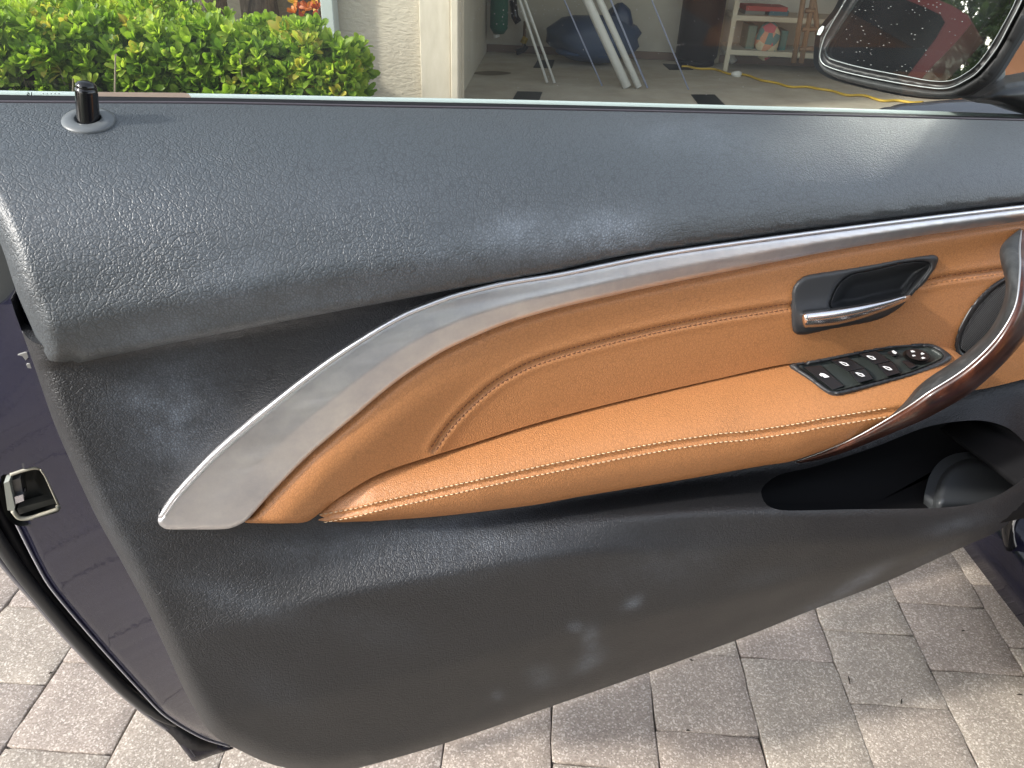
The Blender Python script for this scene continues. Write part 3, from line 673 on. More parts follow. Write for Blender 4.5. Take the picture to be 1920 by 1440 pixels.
H0 = np.column_stack([cub([p[0] for p in h0]), cub([p[1] for p in h0])]); H1 = np.column_stack([cub([p[0] for p in h1]), cub([p[1] for p in h1])]); H2 = np.column_stack([cub([p[0] for p in h2]), cub([p[1] for p in h2])])
Y0_, Y1_ = cub(y0), cub(y1)
def gs(a, s=3.):
    k = np.exp(-np.arange(-9, 10)**2/(2*s*s)); k /= k.sum(); b = np.r_[2*a[0]-a[9:0:-1], a, 2*a[-1]-a[-2:-11:-1]]; return np.convolve(b, k, 'valid')
Y0_, Y1_ = gs(Y0_), gs(Y1_)
for HH in (H0, H1, H2):
    for j_ in (0, 1): HH[:, j_] = gs(HH[:, j_], 2.)
H1[:] = H1*.84+H0*.16
grip = thing_part = loft('pull_handle', [onY(H0[:, 0], H0[:, 1], Y0_+.012), onY(H0[:, 0], H0[:, 1], Y0_), onY(H0[:, 0]*.75+H1[:, 0]*.25, H0[:, 1]*.75+H1[:, 1]*.25, Y0_*.6+Y1_*.4-.004), onY(H0[:, 0]*.4+H1[:, 0]*.6, H0[:, 1]*.4+H1[:, 1]*.6, Y0_*.25+Y1_*.75-.003), onY(H1[:, 0], H1[:, 1], Y1_)], GRIP, door)
def mixh(f): return H1*(1-f)+H2*f
wr = [onY(H1[:, 0], H1[:, 1], Y1_)]
for f, o in ((.12, .0035), (.3, .0055), (.5, .0055), (.7, .003), (.88, -.002), (1., -.010)):
    q = mixh(f); wr.append(onY(q[:, 0], q[:, 1], Y1_-o))
q = mixh(.9); wr.append(onY(q[:, 0], q[:, 1], Y1_+.024)); wr.append(onY(H0[:, 0], H0[:, 1], Y0_+.012))
loft('wood_inlay', wr, WOOD, grip)
tube('inlay_line', onY(H1[:, 0], H1[:, 1], Y1_-.0001), .0008, mat('satin_chrome', (.5, .5, .5), .42, metal=.9), grip, 8)
# lock pin ---------------------------------------------------------------------------------------------
pb = s_pad(np.array([166.]), np.array([226.]), None)[0]; KS = 39/F*np.linalg.norm(pb-C0)*.985
n_pad = np.array([0, -.28, .96]); n_pad /= np.linalg.norm(n_pad)
def ring(name, c, nrm, prof, m, par, n=36):
    a = np.cross(nrm, [1, 0, 0.]); a /= np.linalg.norm(a); b = np.cross(nrm, a); V = []
    for r, h in prof:
        for j in range(n): t = 2*math.pi*j/n; V.append(c+nrm*h+r*(math.cos(t)*a+math.sin(t)*b))
    Fc = []
    for i in range(len(prof)-1):
        for j in range(n): Fc.append((i*n+j, i*n+(j+1) % n, (i+1)*n+(j+1) % n, (i+1)*n+j))
    Fc.append(tuple((len(prof)-1)*n+j for j in range(n)))
    return mesh(name, V, Fc, m, par)
HS = .0295; nz = np.array([-.03, -.02, 1.]); pt = np.array(onY(160.5, 151, pb[1])); nz = pt-pb; HS = np.linalg.norm(nz); nz /= HS
pc = pb
col = ring('lock_collar', pc, n_pad, [(KS*r, h) for r, h in ((.97, -.006), (1., .0002), (.97, .0012), (.80, .0020), (.52, .0022), (.48, .0016), (.46, -.004))], mat('grey_collar_plastic', (.11, .12, .125), .35), door)
lp = ring('lock_pin', pc, nz, [(KS*r, h*HS) for r, h in ((.43, -.1), (.42, .2), (.405, .72), (.40, .80), (.375, .81), (.39, .83), (.36, .91), (.28, .96), (.15, .99), (.03, 1.))], GLB, door)
# window seal, glass, trim line ------------------------------------------------------------------------------
def along(pts, Y, k=40):
    p = spline(pts, 20); p = rs(p, k); return onY(p[:, 0], p[:, 1], Y)
up = np.array([0, 0, 1.])
e0 = [(-300, 170), (0, 178), (400, 183.5), (700, 189.5), (960, 194.5), (1300, 202.5), (1600, 210.5), (1920, 220.5), (2300, 232)]
a = along(e0, .664); loft('inner_seal', [a+[0, -.018, -.03], a+[0, -.016, -.006], a+[0, -.008, -.0012], a+[0, 0, .0], a+[0, .004, -.002], a+[0, .004, -.03]], RUB, door)
e0b = [(x, y-2.) for x, y in Apts]
a = along(e0b, .645); tube('seal_piping', a, .0011, mat('mauve_piping', (.07, .06, .07), .5), door, 8)
e1_ = [(-300, 163), (0, 171), (400, 177), (700, 183), (960, 188), (1300, 196.5), (1600, 204.5), (1920, 215), (2300, 227)]
a = along(e1_, .700); loft('outer_seal_trim', [a+[0, .005, -.03], a+[0, .004, -.0006], a+[0, .002, .0002], a+[0, 0, 0], a+[0, -.0032, -.0024], a+[0, -.0036, -.004]], mat('pale_seal_trim', (.62, .72, .70), .35), door)
a2 = along([(x, y+6.5) for x, y in e1_], .694); loft('outer_seal', [a2, a2+[0, -.004, -.006], a2+[0, -.006, -.03]], RUB, door)
gx0, gx1 = -.35, 1.05
nG = np.array([0, -.97, -.16]); nG /= np.linalg.norm(nG)     # glass leans a little inwards at the top
gp = np.array([0, .673, 1.02])
def G_(x, z): return [x, gp[1]-(z-gp[2])*.16, z]
gl = mesh('window_glass', [G_(-.40, .96), G_(1.15, .93), G_(.95, 1.22), (G_(.55, 1.42)), G_(.1, 1.47), G_(-.38, 1.45)], [(0, 1, 2, 3, 4, 5)], GLASS, door, smooth=False)
def on_glass(x, y, off=.0006):
    n = np.array([0, 1., .16]); n /= np.linalg.norm(n); return onP(np.asarray(x, float), np.asarray(y, float), gp-n*off, n)
st = [(184, 172.5), (345, 174), (354, 176), (358, 182), (358, 189.5), (180, 187.5), (180, 176)]
mesh('sticker', on_glass([p[0] for p in st], [p[1] for p in st]), [tuple(range(len(st)))], STICK, gl, smooth=False)
st2 = [(218, 181), (312, 182.5), (308, 187), (220, 186)]
mesh('sticker_patch', on_glass([p[0] for p in st2], [p[1] for p in st2], .001), [(0, 1, 2, 3)], mat('pale_print', (.72, .68, .64), .5), gl, smooth=False)
# mirrored etching on the glass
def etch(body, x0, y0, x1, h, name='glass_lettering'):
    c = bpy.data.curves.new('t', 'FONT'); c.body = body; c.size = 1; c.resolution_u = 3; c.offset = .018
    o = bpy.data.objects.new('t', c); COL.objects.link(o); bpy.context.view_layer.update()
    me = bpy.data.meshes.new_from_object(o); bpy.data.objects.remove(o)
    v = np.array([tuple(q.co) for q in me.vertices]); w = v[:, 0].max()-v[:, 0].min(); hh = v[:, 1].max()
    px = x1-(v[:, 0]-v[:, 0].min())/w*(x1-x0); py = y0-v[:, 1]/hh*h     # reads from right to left: written on the outside
    return mesh(name, on_glass(px, py), [tuple(p.vertices) for p in me.polygons], INK, gl, smooth=False)
etch('OCP  N° 0009', 25, 168, 93, 7.5)
etch('16', 50, 178.5, 60, 6)
etch('. . . . .', 80, 176.5, 112, 1.6)
zz = [(42, 130.5), (67, 130.5), (67, 132.5), (64, 133), (54.5, 141), (64, 148.5), (71, 149), (71, 151), (46, 151), (46, 149), (50, 148), (60.5, 136.5), (52, 139), (48.5, 133), (42, 132.5)]
m1 = [(42, 130.2), (67, 130.2), (67, 132.6), (62.5, 133), (53, 140.5), (50.8, 138), (49, 133), (42, 132.6)]
m2 = [(46, 151.2), (71, 151.2), (71, 148.8), (66, 148.4), (63, 139.5), (61, 140.5), (50.5, 148.6), (46, 148.8)]
for mm in (m1, m2): mesh('glass_symbol', on_glass([p[0] for p in mm], [p[1] for p in mm]), [tuple(range(len(mm)))], INK, gl, smooth=False)
# specks of dirt on the pane
L = []
for _ in range(130):
    x, y = rng.uniform(870, 1500), rng.uniform(2, 178); r = rng.uniform(.3, .8)
    if rng.random() < .5: x, y = rng.normal(990, 60), rng.normal(20, 18)
    q = on_glass([x-r, x+r, x+r*.6, x-r*.8], [y-r, y-r*.6, y+r, y+r]); L.append((q, [(0, 1, 2, 3)]))
v, f = join_vf(L); stuff(mesh('dirt_specks', v, f, mat('dried_drop', (.5, .5, .48), .6), gl, smooth=False))

# side mirror ---------------------------------------------------------------------------------------------
MC = np.array(onY(1740, 60, .73)); MN = np.array([-.947, -.315, .085]); MN /= np.linalg.norm(MN)
def z6(L): return [(1500+x/4.571, y/4.571) for x, y in L]
mg = z6([(490, 0), (330, 240), (230, 400), (215, 450), (250, 502), (500, 575), (900, 655), (1100, 692), (1250, 698), (1350, 670), (1500, 570), (1620, 420), (1750, 200), (1850, 0), (1930, -260), (1900, -420), (1750, -520), (1300, -600), (950, -560), (760, -400)])
mb = z6([(370, 40), (220, 300), (180, 420), (172, 500), (215, 560), (400, 622), (800, 704), (1150, 757), (1280, 752), (1400, 700), (1520, 620), (1680, 420), (1800, 200), (1900, 0), (1990, -260), (1960, -470), (1800, -590), (1300, -680), (900, -640), (680, -480)])
mo = z6([(300, 60), (150, 260), (118, 430), (122, 560), (178, 630), (300, 690), (600, 766), (900, 826), (1150, 852), (1290, 842), (1420, 790), (1580, 660), (1720, 440), (1850, 220), (1950, 0), (2060, -260), (2030, -520), (1850, -680), (1300, -780), (840, -740), (590, -560)])
mirror = patch('side_mirror', mo, lambda x, y, d: onP(x, y, MC+MN*0.004, MN)-MN*(rnd(d, 16, .02))[..., None], mat('mirror_housing', (.035, .036, .036), .5, spec=.25), door, holes=[mb], step=5, skirt=tuple(-MN*.01))
patch('mirror_bezel', mb, lambda x, y, d: onP(x, y, MC, MN)-MN*(.006*np.clip(d/6, 0, 1))[..., None], mat('mirror_black', (.01, .01, .01), .4), mirror, holes=[mg], step=5, skirt=None)
patch('mirror_glass', mg, lambda x, y, d: onP(x, y, MC-MN*.007, MN), mat('mirror_silver', (.62, .64, .62), .015, metal=1), mirror, step=12, skirt=None)
for L_, r, nm, o in ((mg, .0006, 'mirror_bead', -.006), (mb, .0008, 'mirror_bezel_edge', .002)):
    p = spline(L_, 6, True); p = np.vstack([p, p[:1]]); w = onP(p[:, 0], p[:, 1], MC+MN*o, MN); tube(nm, w, r, mat(nm, (.34, .36, .36), .35, metal=.6), mirror, 6)
# back shell
p = dedupe(spline(mo, 10, True)); w = onP(p[:, 0], p[:, 1], MC-MN*.012, MN); c = w.mean(0)
rg = [w]+[c+(w-c)*s-MN*dp for s, dp in ((1.0, .02), (.97, .05), (.85, .08), (.6, .10), (.02, .108))]
n = len(p); V_ = np.concatenate(rg); F_ = [(i*n+j, i*n+(j+1) % n, (i+1)*n+(j+1) % n, (i+1)*n+j) for i in range(len(rg)-1) for j in range(n)]
mesh('mirror_shell', V_, F_, mat('shell_black', (.03, .034, .036), .3), mirror)
rp = np.array(z6([(145, 298), (160, 250), (190, 222), (208, 224), (196, 262), (172, 300)]))
mesh('mirror_lamp', onP(rp[:, 0], rp[:, 1], MC+MN*.004, MN), [tuple(range(6))], mat('lamp_lens', (.6, .68, .66), .2), mirror, smooth=False)
L = []
for _ in range(110):
    x, y = rng.uniform(1575, 1860), rng.uniform(0, 140)
    if not inside(np.array([[x, y]]), np.array(mg))[0]: continue
    r = rng.uniform(.25, .7)*(1.6 if rng.random() < .1 else 1); q = onP(np.array([x-r, x+r, x+r*.5, x-r]), np.array([y-r, y-r*.5, y+r, y+r*.7]), MC-MN*.0062, MN); L.append((q, [(0, 1, 2, 3)]))
v, f = join_vf(L); stuff(mesh('dust_specks', v, f, mat('dust_white', (.55, .55, .55), .7), mirror, smooth=False))
# mirror arm and the sail piece it stands on
arm_px = [(1905, -30), (1862, 60), (1840, 115), (1810, 150), (1780, 172), (1800, 185), (1860, 178), (1883, 160), (1886, 120), (1900, 95), (1918, 77), (1945, 40), (1960, -30)]
patch('mirror_arm', arm_px, lambda x, y, d: onY(x, y, .715-.02*np.clip(d/20, 0, 1)**.6), mat('arm_black', (.022, .026, .028), .32), mirror, step=6, skirt=(0.01, .05, 0))
sail = [(1824, 190), (1850, 174), (1870, 163), (1894, 155), (1925, 150), (2100, 130), (2140, 232), (1940, 219), (1920, 214), (1872, 198)]
patch('sail_cover', sail, lambda x, y, d: onY(x, y, .688-.018*np.clip(d/22, 0, 1)**.6), mat('sail_black', (.02, .023, .024), .33), door, step=6, skirt=(0, .03, 0))
# ------------------------------------------------------------------ ground, driveway
e1 = np.array([math.cos(math.radians(-22)), math.sin(math.radians(-22)), 0]); e2 = np.array([-e1[1], e1[0], 0])
Rh = np.column_stack([e1, e2, [0, 0, 1]])
def L2W(a, b, z=0.): return e1*a+e2*b+np.array([0, 0, z])
def toL(p): p = np.asarray(p); return p@e1, p@e2
gm = mat('soil_and_lawn', (.06, .075, .03), .9)
def _gr():
    n = noise(gm, coords(gm), 3, 6); c = ramp(gm, n.outputs[0], [(.3, (.03, .05, .012)), (.6, (.07, .10, .03)), (.8, (.10, .09, .05))]); lk(gm, c.outputs[0], B(gm).inputs['Base Color'])
_gr()
structure(mesh('ground', [(-150, -150, -.06), (150, -150, -.06), (150, 150, -.06), (-150, 150, -.06)], [(0, 1, 2, 3)], gm, smooth=False))
jm = mat('joint_sand', (.13, .115, .095), .95)
bed = [L2W(-9, -9, -.009), L2W(9, -9, -.009), L2W(9, 4.86, -.009), L2W(-9, 4.86, -.009)]
drive = structure(mesh('driveway', bed, [(0, 1, 2, 3)], jm, smooth=False))
PAVE = mat('paver_concrete', (.35, .31, .28), .85)
def _pv():
    m = PAVE; v = coords(m)
    g = nd(m, 'ShaderNodeNewGeometry')
    oi = nd(m, 'ShaderNodeObjectInfo')
    sp_ = nd(m, 'ShaderNodeTexVoronoi'); sp_.inputs['Scale'].default_value = 400; sp_.inputs['Randomness'].default_value = 1
    # every paver its own patch of the pattern
    ad = nd(m, 'ShaderNodeVectorMath', operation='ADD'); sc = nd(m, 'ShaderNodeVectorMath', operation='SCALE'); lk(m, oi.outputs['Location'], sc.inputs[0]); sc.inputs['Scale'].default_value = 1.0
    lk(m, v, ad.inputs[0]); lk(m, sc.outputs[0], ad.inputs[1]); lk(m, ad.outputs[0], sp_.inputs['Vector'])
    sep = nd(m, 'ShaderNodeSeparateColor'); lk(m, sp_.outputs['Color'], sep.inputs[0])
    chips = ramp(m, sep.outputs[0], [(0, (.21, .185, .165)), (.3, (.30, .27, .245)), (.62, (.38, .345, .315)), (.80, (.47, .435, .40)), (.9, (.68, .65, .62)), (1, (.80, .78, .75))]); chips.color_ramp.interpolation = 'LINEAR'
    n = noise(m, ad.outputs[0], 800, 3, .7); c = mixc(m, .45, chips.outputs[0], ramp(m, n.outputs[0], [(.3, (.14, .125, .11)), (.7, (.48, .44, .41))]).outputs[0])
    big = noise(m, ad.outputs[0], 7, 3); c = mixc(m, .5, c, ramp(m, big.outputs[0], [(.3, (.42, .40, .39)), (.7, (.58, .56, .54))]).outputs[0], 'OVERLAY')
    rc = ramp(m, oi.outputs['Random'], [(0, (.86, .85, .86)), (.35, (1, .96, .94)), (.7, (.95, .95, .93)), (1, (1.0, 1.0, .97))]); c = mixc(m, 1., c, rc.outputs[0], 'MULTIPLY')
    pp = nd(m, 'ShaderNodeVectorMath', operation='ADD'); lk(m, g.outputs['Position'], pp.inputs[0]); st_ = noise(m, pp.outputs[0], 2.6, 6, .65); c = mixc(m, 1., c, ramp(m, st_.outputs[0], [(.32, (1.04, 1.0, .94)), (.55, (1.22, 1.18, 1.12))]).outputs[0], 'MULTIPLY')
    lk(m, c, B(m).inputs['Base Color'])
    b = nd(m, 'ShaderNodeBump'); b.inputs['Distance'].default_value = .0012; b.inputs['Strength'].default_value = .8
    hh = mth(m, 'ADD', n.outputs[0], mth(m, 'MULTIPLY', sep.outputs[0], .5)); lk(m, hh, b.inputs['Height']); lk(m, b.outputs[0], B(m).inputs['Normal'])
_pv()
PW = .175
def paver_mesh(ln, seed):
    r = random.Random(seed); w = PW-.0016; l = ln-.0016; n = 7; bm = bmesh.new()
    def edge(a, b):
        return [(a[0]+(b[0]-a[0])*t/n, a[1]+(b[1]-a[1])*t/n) for t in range(n)]
    cs = [(-w/2, -l/2), (w/2, -l/2), (w/2, l/2), (-w/2, l/2)]
    pts = []
    for a, b in zip(cs, cs[1:]+cs[:1]): pts += edge(a, b)
    q = []
    for x, y in pts:
        cut = max(0, (abs(x)/(w/2))+(abs(y)/(l/2))-1.86)*.02
        q.append((x*(1-cut*4)+r.uniform(-.0014, .0014), y*(1-cut*4)+r.uniform(-.0014, .0014)))
    k = len(q); rows = [(1.0, -.03), (1.0, -.0022), (.992, -.0006), (.978, 0.), (.6, r.uniform(-.0004, .0006))]
    V = []; Fc = []
    for s, z in rows:
        for x, y in q:
            d = (1-s)*w/2 if s > .9 else None
            V.append((x*(1-(1-s)) if s <= .9 else x-math.copysign(d, x), y*s if s <= .9 else y-math.copysign(d, y), z))
    V.append((0, 0, .0003))
    for i in range(len(rows)-1):
        for j in range(k): Fc.append((i*k+j, i*k+(j+1) % k, (i+1)*k+(j+1) % k, (i+1)*k+j))
    b = (len(rows)-1)*k
    for j in range(k): Fc.append((b+j, b+(j+1) % k, len(V)-1))
    me = bpy.data.meshes.new('paver'); me.from_pydata(V, [], Fc); me.update(); me.materials.append(PAVE); me.polygons.foreach_set('use_smooth', [True]*len(Fc)); return me
PM = {s: [paver_mesh(s, i*7+int(s*1000)) for i in range(4)] for s in (.160, .238)}
anch = {2: (.919, 1, .238), 3: (.995, 1, .158), 1: (.758, 1, .238), 4: (1.08, 1, .159)}
rest = []
for cidx in range(-50, 49):
    s0 = .065+PW*cidx; r = random.Random(cidx*31+5)
    t = anch[cidx][0] if cidx in anch else r.uniform(.6, .8)+.2
    cuts = []
    tt = t; first = True
    near = abs(s0+PW/2) < 1.9
    seq = [];
    x = tt
    ls = [anch[cidx][2] if (i == 0 and cidx in anch) else r.choice((.160, .160, .238)) for i in range(14)]
    for l in ls:
        seq.append((x-l, x)); x -= l
        if x < -1.2: break
    x = tt
    while x < 4.86:
        l = r.choice((.160, .160, .238)); seq.append((x, x+l)); x += l
    for a, b in seq:
        if b > 4.87 or (not near and a < -1): continue
        L = .160 if b-a < .2 else .238; c = L2W(s0+PW/2, (a+b)/2)
        px, py = proj(c+np.array([0, 0, 0.])) if (c-C0)@vf > .1 else (-9999, 0)
        dz = r.uniform(-.0022, .0012); rot = math.radians(-22)+r.uniform(-.010, .010)
        if -150 < px < 2080 and 900 < py < 1650 and a < 1.9:
            o = bpy.data.objects.new('paver', r.choice(PM[L])); COL.objects.link(o); o.parent = drive
            o.location = (c[0], c[1], dz); o.rotation_euler = (r.uniform(-.004, .004), r.uniform(-.004, .004), rot+(math.pi if r.random() < .5 else 0))
        elif abs(s0) < 4 : rest.append((c, L, dz, rot))
# pavers further off, joined
L = []
for c, l, dz, rot in rest:
    v, f = box_vf((0, 0, -.015), (PW-.005, l-.005, .03)); cr, sr = math.cos(rot), math.sin(rot)
    v = v@np.array([[cr, sr, 0], [-sr, cr, 0], [0, 0, 1]])+np.array([c[0], c[1], dz]); L.append((v, f))
v, f = join_vf(L); ps = stuff(mesh('pavers', v, f, PAVE, drive, smooth=False)); ps.name = 'distant_pavers'
# small litter on the pavers
tw = mat('dry_twig', (.03, .022, .015), .8)
for (x, y, ang, ln, lab) in ((1592, 1275, 300, 14, 'longest dark twig lying along a paver at the lower right'), (1690, 1315, 315, 9, 'short thick dark twig on a paver near the sunlit patch'), (1290, 1370, 20, 5, 'tiny dark speck of litter under the middle of the door bottom'), (1806, 1183, 10, 6, 'tiny dark speck of litter on the paver nearest the car sill'), (1296, 1238, 30, 5, 'tiny dark speck of litter just below the door panel edge'), (95, 1262, 0, 5, 'tiny dark speck of litter on the pavers left of the door'), (1912, 1303, 20, 8, 'short dark twig on the pavers at the right edge')):
    a = onZ(x, y, .002); d = np.array([math.cos(math.radians(ang)), -math.sin(math.radians(ang)), 0])*ln*.0006
    o = tube('twig', [a-d, a+[0, 0, .0015], a+d], [.0008, .0015, .0006], tw, None, 5, origin=tuple(a)); tag(o, lab, 'twig', 'dry twigs on the pavers')

# ------------------------------------------------------------------ the car the door hangs on
car = thing('parked_car', 'dark blue car body that the open door hangs on, at the right edge', 'car', (1.15, .5, 0))
def line3(p, q, n=12): p, q = np.array(p, float), np.array(q, float); return p+(q-p)*np.linspace(0, 1, n)[:, None]
# sill edge runs back from the hinge towards the camera side
sd = np.array(onZ(1920, 1110, .22))-np.array(onZ(1840, 1010, .22)); sd[2] = 0; sd /= np.linalg.norm(sd)
s0_ = np.array(onZ(1840, 1010, .22)); sn = np.array([-sd[1], sd[0], 0]); sn = sn if sn@np.array([1, 0, 0]) > 0 else -sn
def srow(off, z, a=-.45, b=2.6): return line3(s0_+sd*a+sn*off+[0, 0, z-.22], s0_+sd*b+sn*off+[0, 0, z-.22], 20)
loft('sill', [srow(.10, .14), srow(.01, .16), srow(0, .22), srow(.012, .27), srow(.05, .30), srow(.11, .31), srow(.13, .315)], PAINT, car)
loft('sill_plate', [srow(.13, .315), srow(.132, .335), srow(.2, .34), srow(.26, .33), srow(.3, .25)], SATD, car)
v, f = tube_vf(srow(.075, .318), .011, 10); mesh('door_seal', v, f, RUB, car)
# dark footwell wall and hinge pillar
pil = [s0_+sd*-.30+sn*o+[0, 0, z-.22] for o, z in ((.02, .2), (.5, .2), (.5, 1.0), (.06, 1.0))]
mesh('hinge_pillar', pil, [(0, 1, 2, 3)], PAINT, car, smooth=False)
pr = np.array([(1908, 955), (1892, 985), (1894, 1020), (1908, 1045), (1930, 1056), (1960, 1050)]); w = onY(pr[:, 0], pr[:, 1], .62)
q_ = spline(np.column_stack([pr, pr[:, 0]*0]), 5)
wq = onY(q_[:, 0], q_[:, 1], .60); tube('body_grommet', wq, .010, GLB, car, 12)
wq2 = onY(q_[:, 0]+8, q_[:, 1]-3, .592); tube('grommet_glint', wq2, .0022, mat('grommet_highlight', (.4, .4, .4), .3), car, 8)  # pale tube stands in for the silver highlight on the grommet
# black lining behind the grommet
patch('body_lining', [(1846, 1012), (1880, 992), (1925, 930), (2050, 900), (2090, 1180), (1990, 1160), (1935, 1120), (1895, 1070)], lambda x, y, d: onY(x, y, .66+0*x), RUB, car, step=14)
# the flank behind the door opening, the seat inside it
def crow(off, z, a, b): return line3(s0_+sd*a+sn*off+[0, 0, z-.22], s0_+sd*b+sn*off+[0, 0, z-.22], 16)
loft('rear_flank', [crow(.10, .2, 1.35, 3.3), crow(.0, .3, 1.35, 3.3), crow(-.05, .6, 1.35, 3.3), crow(-.02, .85, 1.35, 3.3), crow(.08, .95, 1.35, 3.2), crow(.5, .98, 1.35, 3.1), crow(.9, .96, 1.35, 3.0)], PAINT, car)
loft('rear_jamb', [crow(.0, .3, 1.345, 1.347), crow(.5, .3, 1.345, 1.347), crow(.5, .97, 1.345, 1.347), crow(.0, .9, 1.345, 1.347)], PAINT, car)
loft('cabin_floor', [crow(.28, .26, -.3, 1.34), crow(1.5, .26, -.3, 1.34)], mat('black_carpet', (.015, .015, .015), .95), car)
loft('centre_tunnel', [crow(.95, .26, -.3, 1.34), crow(.95, .62, -.3, 1.34), crow(1.2, .62, -.3, 1.34), crow(1.2, .26, -.3, 1.34)], SATD, car)
def cushion(name, a0, a1, o0, o1, z0, z1, lean=0):
    bm = bmesh.new(); bmesh.ops.create_cube(bm, size=1); bmesh.ops.subdivide_edges(bm, edges=bm.edges[:], cuts=5, use_grid_fill=True)
    V = []
    for v in bm.verts:
        x, y, z = v.co; q = (abs(2*x)**6+abs(2*y)**6+abs(2*z)**6)**(1/6.); x, y, z = x/q, y/q, z/q
        V.append(s0_+sd*((a0+a1)/2+x*(a1-a0)+lean*(z+.5))+sn*((o0+o1)/2+y*(o1-o0))+np.array([0, 0, (z0+z1)/2+z*(z1-z0)-.22]))
    F_ = [tuple(v.index for v in f.verts) for f in bm.faces]; bm.free(); return mesh(name, V, F_, TAN, car)
cushion('seat_cushion', .55, 1.1, .36, .9, .38, .56); cushion('seat_backrest', 1.02, 1.22, .36, .9, .5, 1.12, .22); cushion('head_restraint', 1.27, 1.37, .5, .76, 1.14, 1.32, .05)
tube('steering_wheel', [s0_+sd*(.32+.04*math.sin(t))+sn*(.62+.18*math.cos(t))+np.array([0, 0, .65+.17*math.sin(t)]) for t in np.linspace(0, 2*math.pi, 28)], .016, SATD, car, 8)
loft('dashboard', [crow(.08, .5, -.3, -.02), crow(.08, .98, -.3, .06), crow(1.5, 1.0, -.3, .06), crow(1.5, .5, -.3, -.02)], SATD, car)
# front wing seen through the glass under the mirror
wg = [(1606, 212), (1625, 200), (1653, 190), (1697, 181), (1760, 176), (1830, 172), (1900, 168), (2100, 160), (2200, 300), (1920, 300), (1700, 280)]
patch('front_wing', wg, lambda x, y, d: onP(x, y, (1.5, .95, .93), (-.15, -.25, .95))-np.array([0, 0, 1])*(rnd(d, 14, .05))[..., None], mat('wing_paint', (.02, .022, .034), .3, coat=.6), car, step=8)

# ------------------------------------------------------------------ house and garage
STUC = mat('beige_stucco', (.50, .455, .37), .9)
def _st():
    m = STUC; v = coords(m); n = noise(m, coords(m, (1, 1, 2.5)), 26, 5, .6); b = nd(m, 'ShaderNodeBump'); b.inputs['Distance'].default_value = .012; b.inputs['Strength'].default_value = .8
    lk(m, n.outputs[0], b.inputs['Height']); lk(m, b.outputs[0], B(m).inputs['Normal'])
    n2 = noise(m, v, 2.5, 5); c = ramp(m, n2.outputs[0], [(.3, (.47, .415, .33)), (.7, (.54, .485, .39))]); lk(m, c.outputs[0], B(m).inputs['Base Color'])
_st()
BRD = mat('cream_trim_board', (.56, .50, .40), .8)
def _bd():
    m = BRD; n = noise(m, coords(m, (3, 3, 1)), 8, 5); c = ramp(m, n.outputs[0], [(.3, (.50, .445, .355)), (.7, (.58, .52, .42))]); lk(m, c.outputs[0], B(m).inputs['Base Color'])
_bd()
INW = mat('garage_wall_paint', (.36, .33, .27), .9); CONC = mat('garage_concrete', (.27, .24, .19), .75)
def _cc():
    m = CONC; n = noise(m, coords(m), 3, 7, .65); c = ramp(m, n.outputs[0], [(.3, (.36, .32, .25)), (.55, (.45, .41, .33)), (.75, (.52, .48, .40))]); lk(m, c.outputs[0], B(m).inputs['Base Color'])
    m = INW; n = noise(m, coords(m), 2, 6); c = ramp(m, n.outputs[0], [(.3, (.42, .385, .31)), (.7, (.50, .465, .385))]); lk(m, c.outputs[0], B(m).inputs['Base Color'])
_cc()
# front plane at b = FB; jamb edge under pixel column 860
FB = 4.86
def front_a(px, py, b=FB):       # a-coordinate where a sight line meets the wall plane
    v = ray(px, py); t = ((e2*b-C0)@e2)/(v@e2); p = C0+v*t; return p@e1, p[2]
aJ, _ = front_a(860, 90); aB0, _ = front_a(788, 90, FB+.02); aW0, _ = front_a(627, 30, FB+.04)
aI, bI = toL(onZ(912, 98)); aI2, bI2 = toL(onZ(862, 142))
BB = bI+.05
print('front a', aJ, aB0, aW0, 'inner wall', aI, bI, aI2, bI2)
house = thing('house', 'beige stucco house wall with open garage beside the hedge', 'house', tuple(L2W(aJ, FB)))
def lbox(name, a0, a1, b0, b1, z0, z1, m, par, bev=0):
    return box(name, L2W((a0+a1)/2, (b0+b1)/2, (z0+z1)/2), (abs(a1-a0), abs(b1-b0), z1-z0), m, par, R=Rh, bevel=bev)
lbox('front_wall', aW0-.08, aB0-.004, FB+.06, FB+.2, -.05, 3.0, STUC, house)
lbox('front_wall', -9, aW0-.084, FB+1.9, FB+2.1, -.05, 3.0, STUC, house)
lbox('side_wall', aW0-.08, aW0+.1, FB+.2, FB+1.9, -.05, 3.0, STUC, house)
bd_ = lbox('corner_board', aB0, aJ-.05, FB+.01, FB+.2, -.02, 3.0, BRD, house, .006)
lbox('door_frame', aJ-.048, aJ, FB-.012, FB+.14, -.02, 2.4, BRD, house, .008)
lbox('door_frame', aJ-.018, aJ+.012, FB+.142, FB+.2, -.02, 2.4, BRD, house)
aR = aJ+5.0
lbox('garage_side_wall', aI-.15, aI, FB+.2, BB, -.02, 2.8, INW, house)
lbox('garage_side_wall', aR, aR+.15, FB, BB+.15, -.02, 2.8, INW, house)
lbox('garage_back_wall', aI-.15, aR, BB, BB+.15, -.02, 2.8, INW, house)
lbox('garage_ceiling', aI-.2, aR+.15, FB, BB+.15, 2.8, 2.9, INW, house)
lbox('door_header', aJ-.05, aR, FB+.01, FB+.2, 2.4, 2.8, BRD, house)
lbox('roof', -9, aR+1, FB-.5, BB+1, 3.0, 3.15, mat('roof_shingle', (.12, .1, .09), .9), house)
lbox('skirting', aI, aR, BB-.02, BB, 0.002, .07, mat('skirting_brown', (.16, .11, .08), .7), house)
fl = structure(lbox('garage_floor', -2.5, aR+.1, FB-.002, BB, -.1, .0, CONC, None))
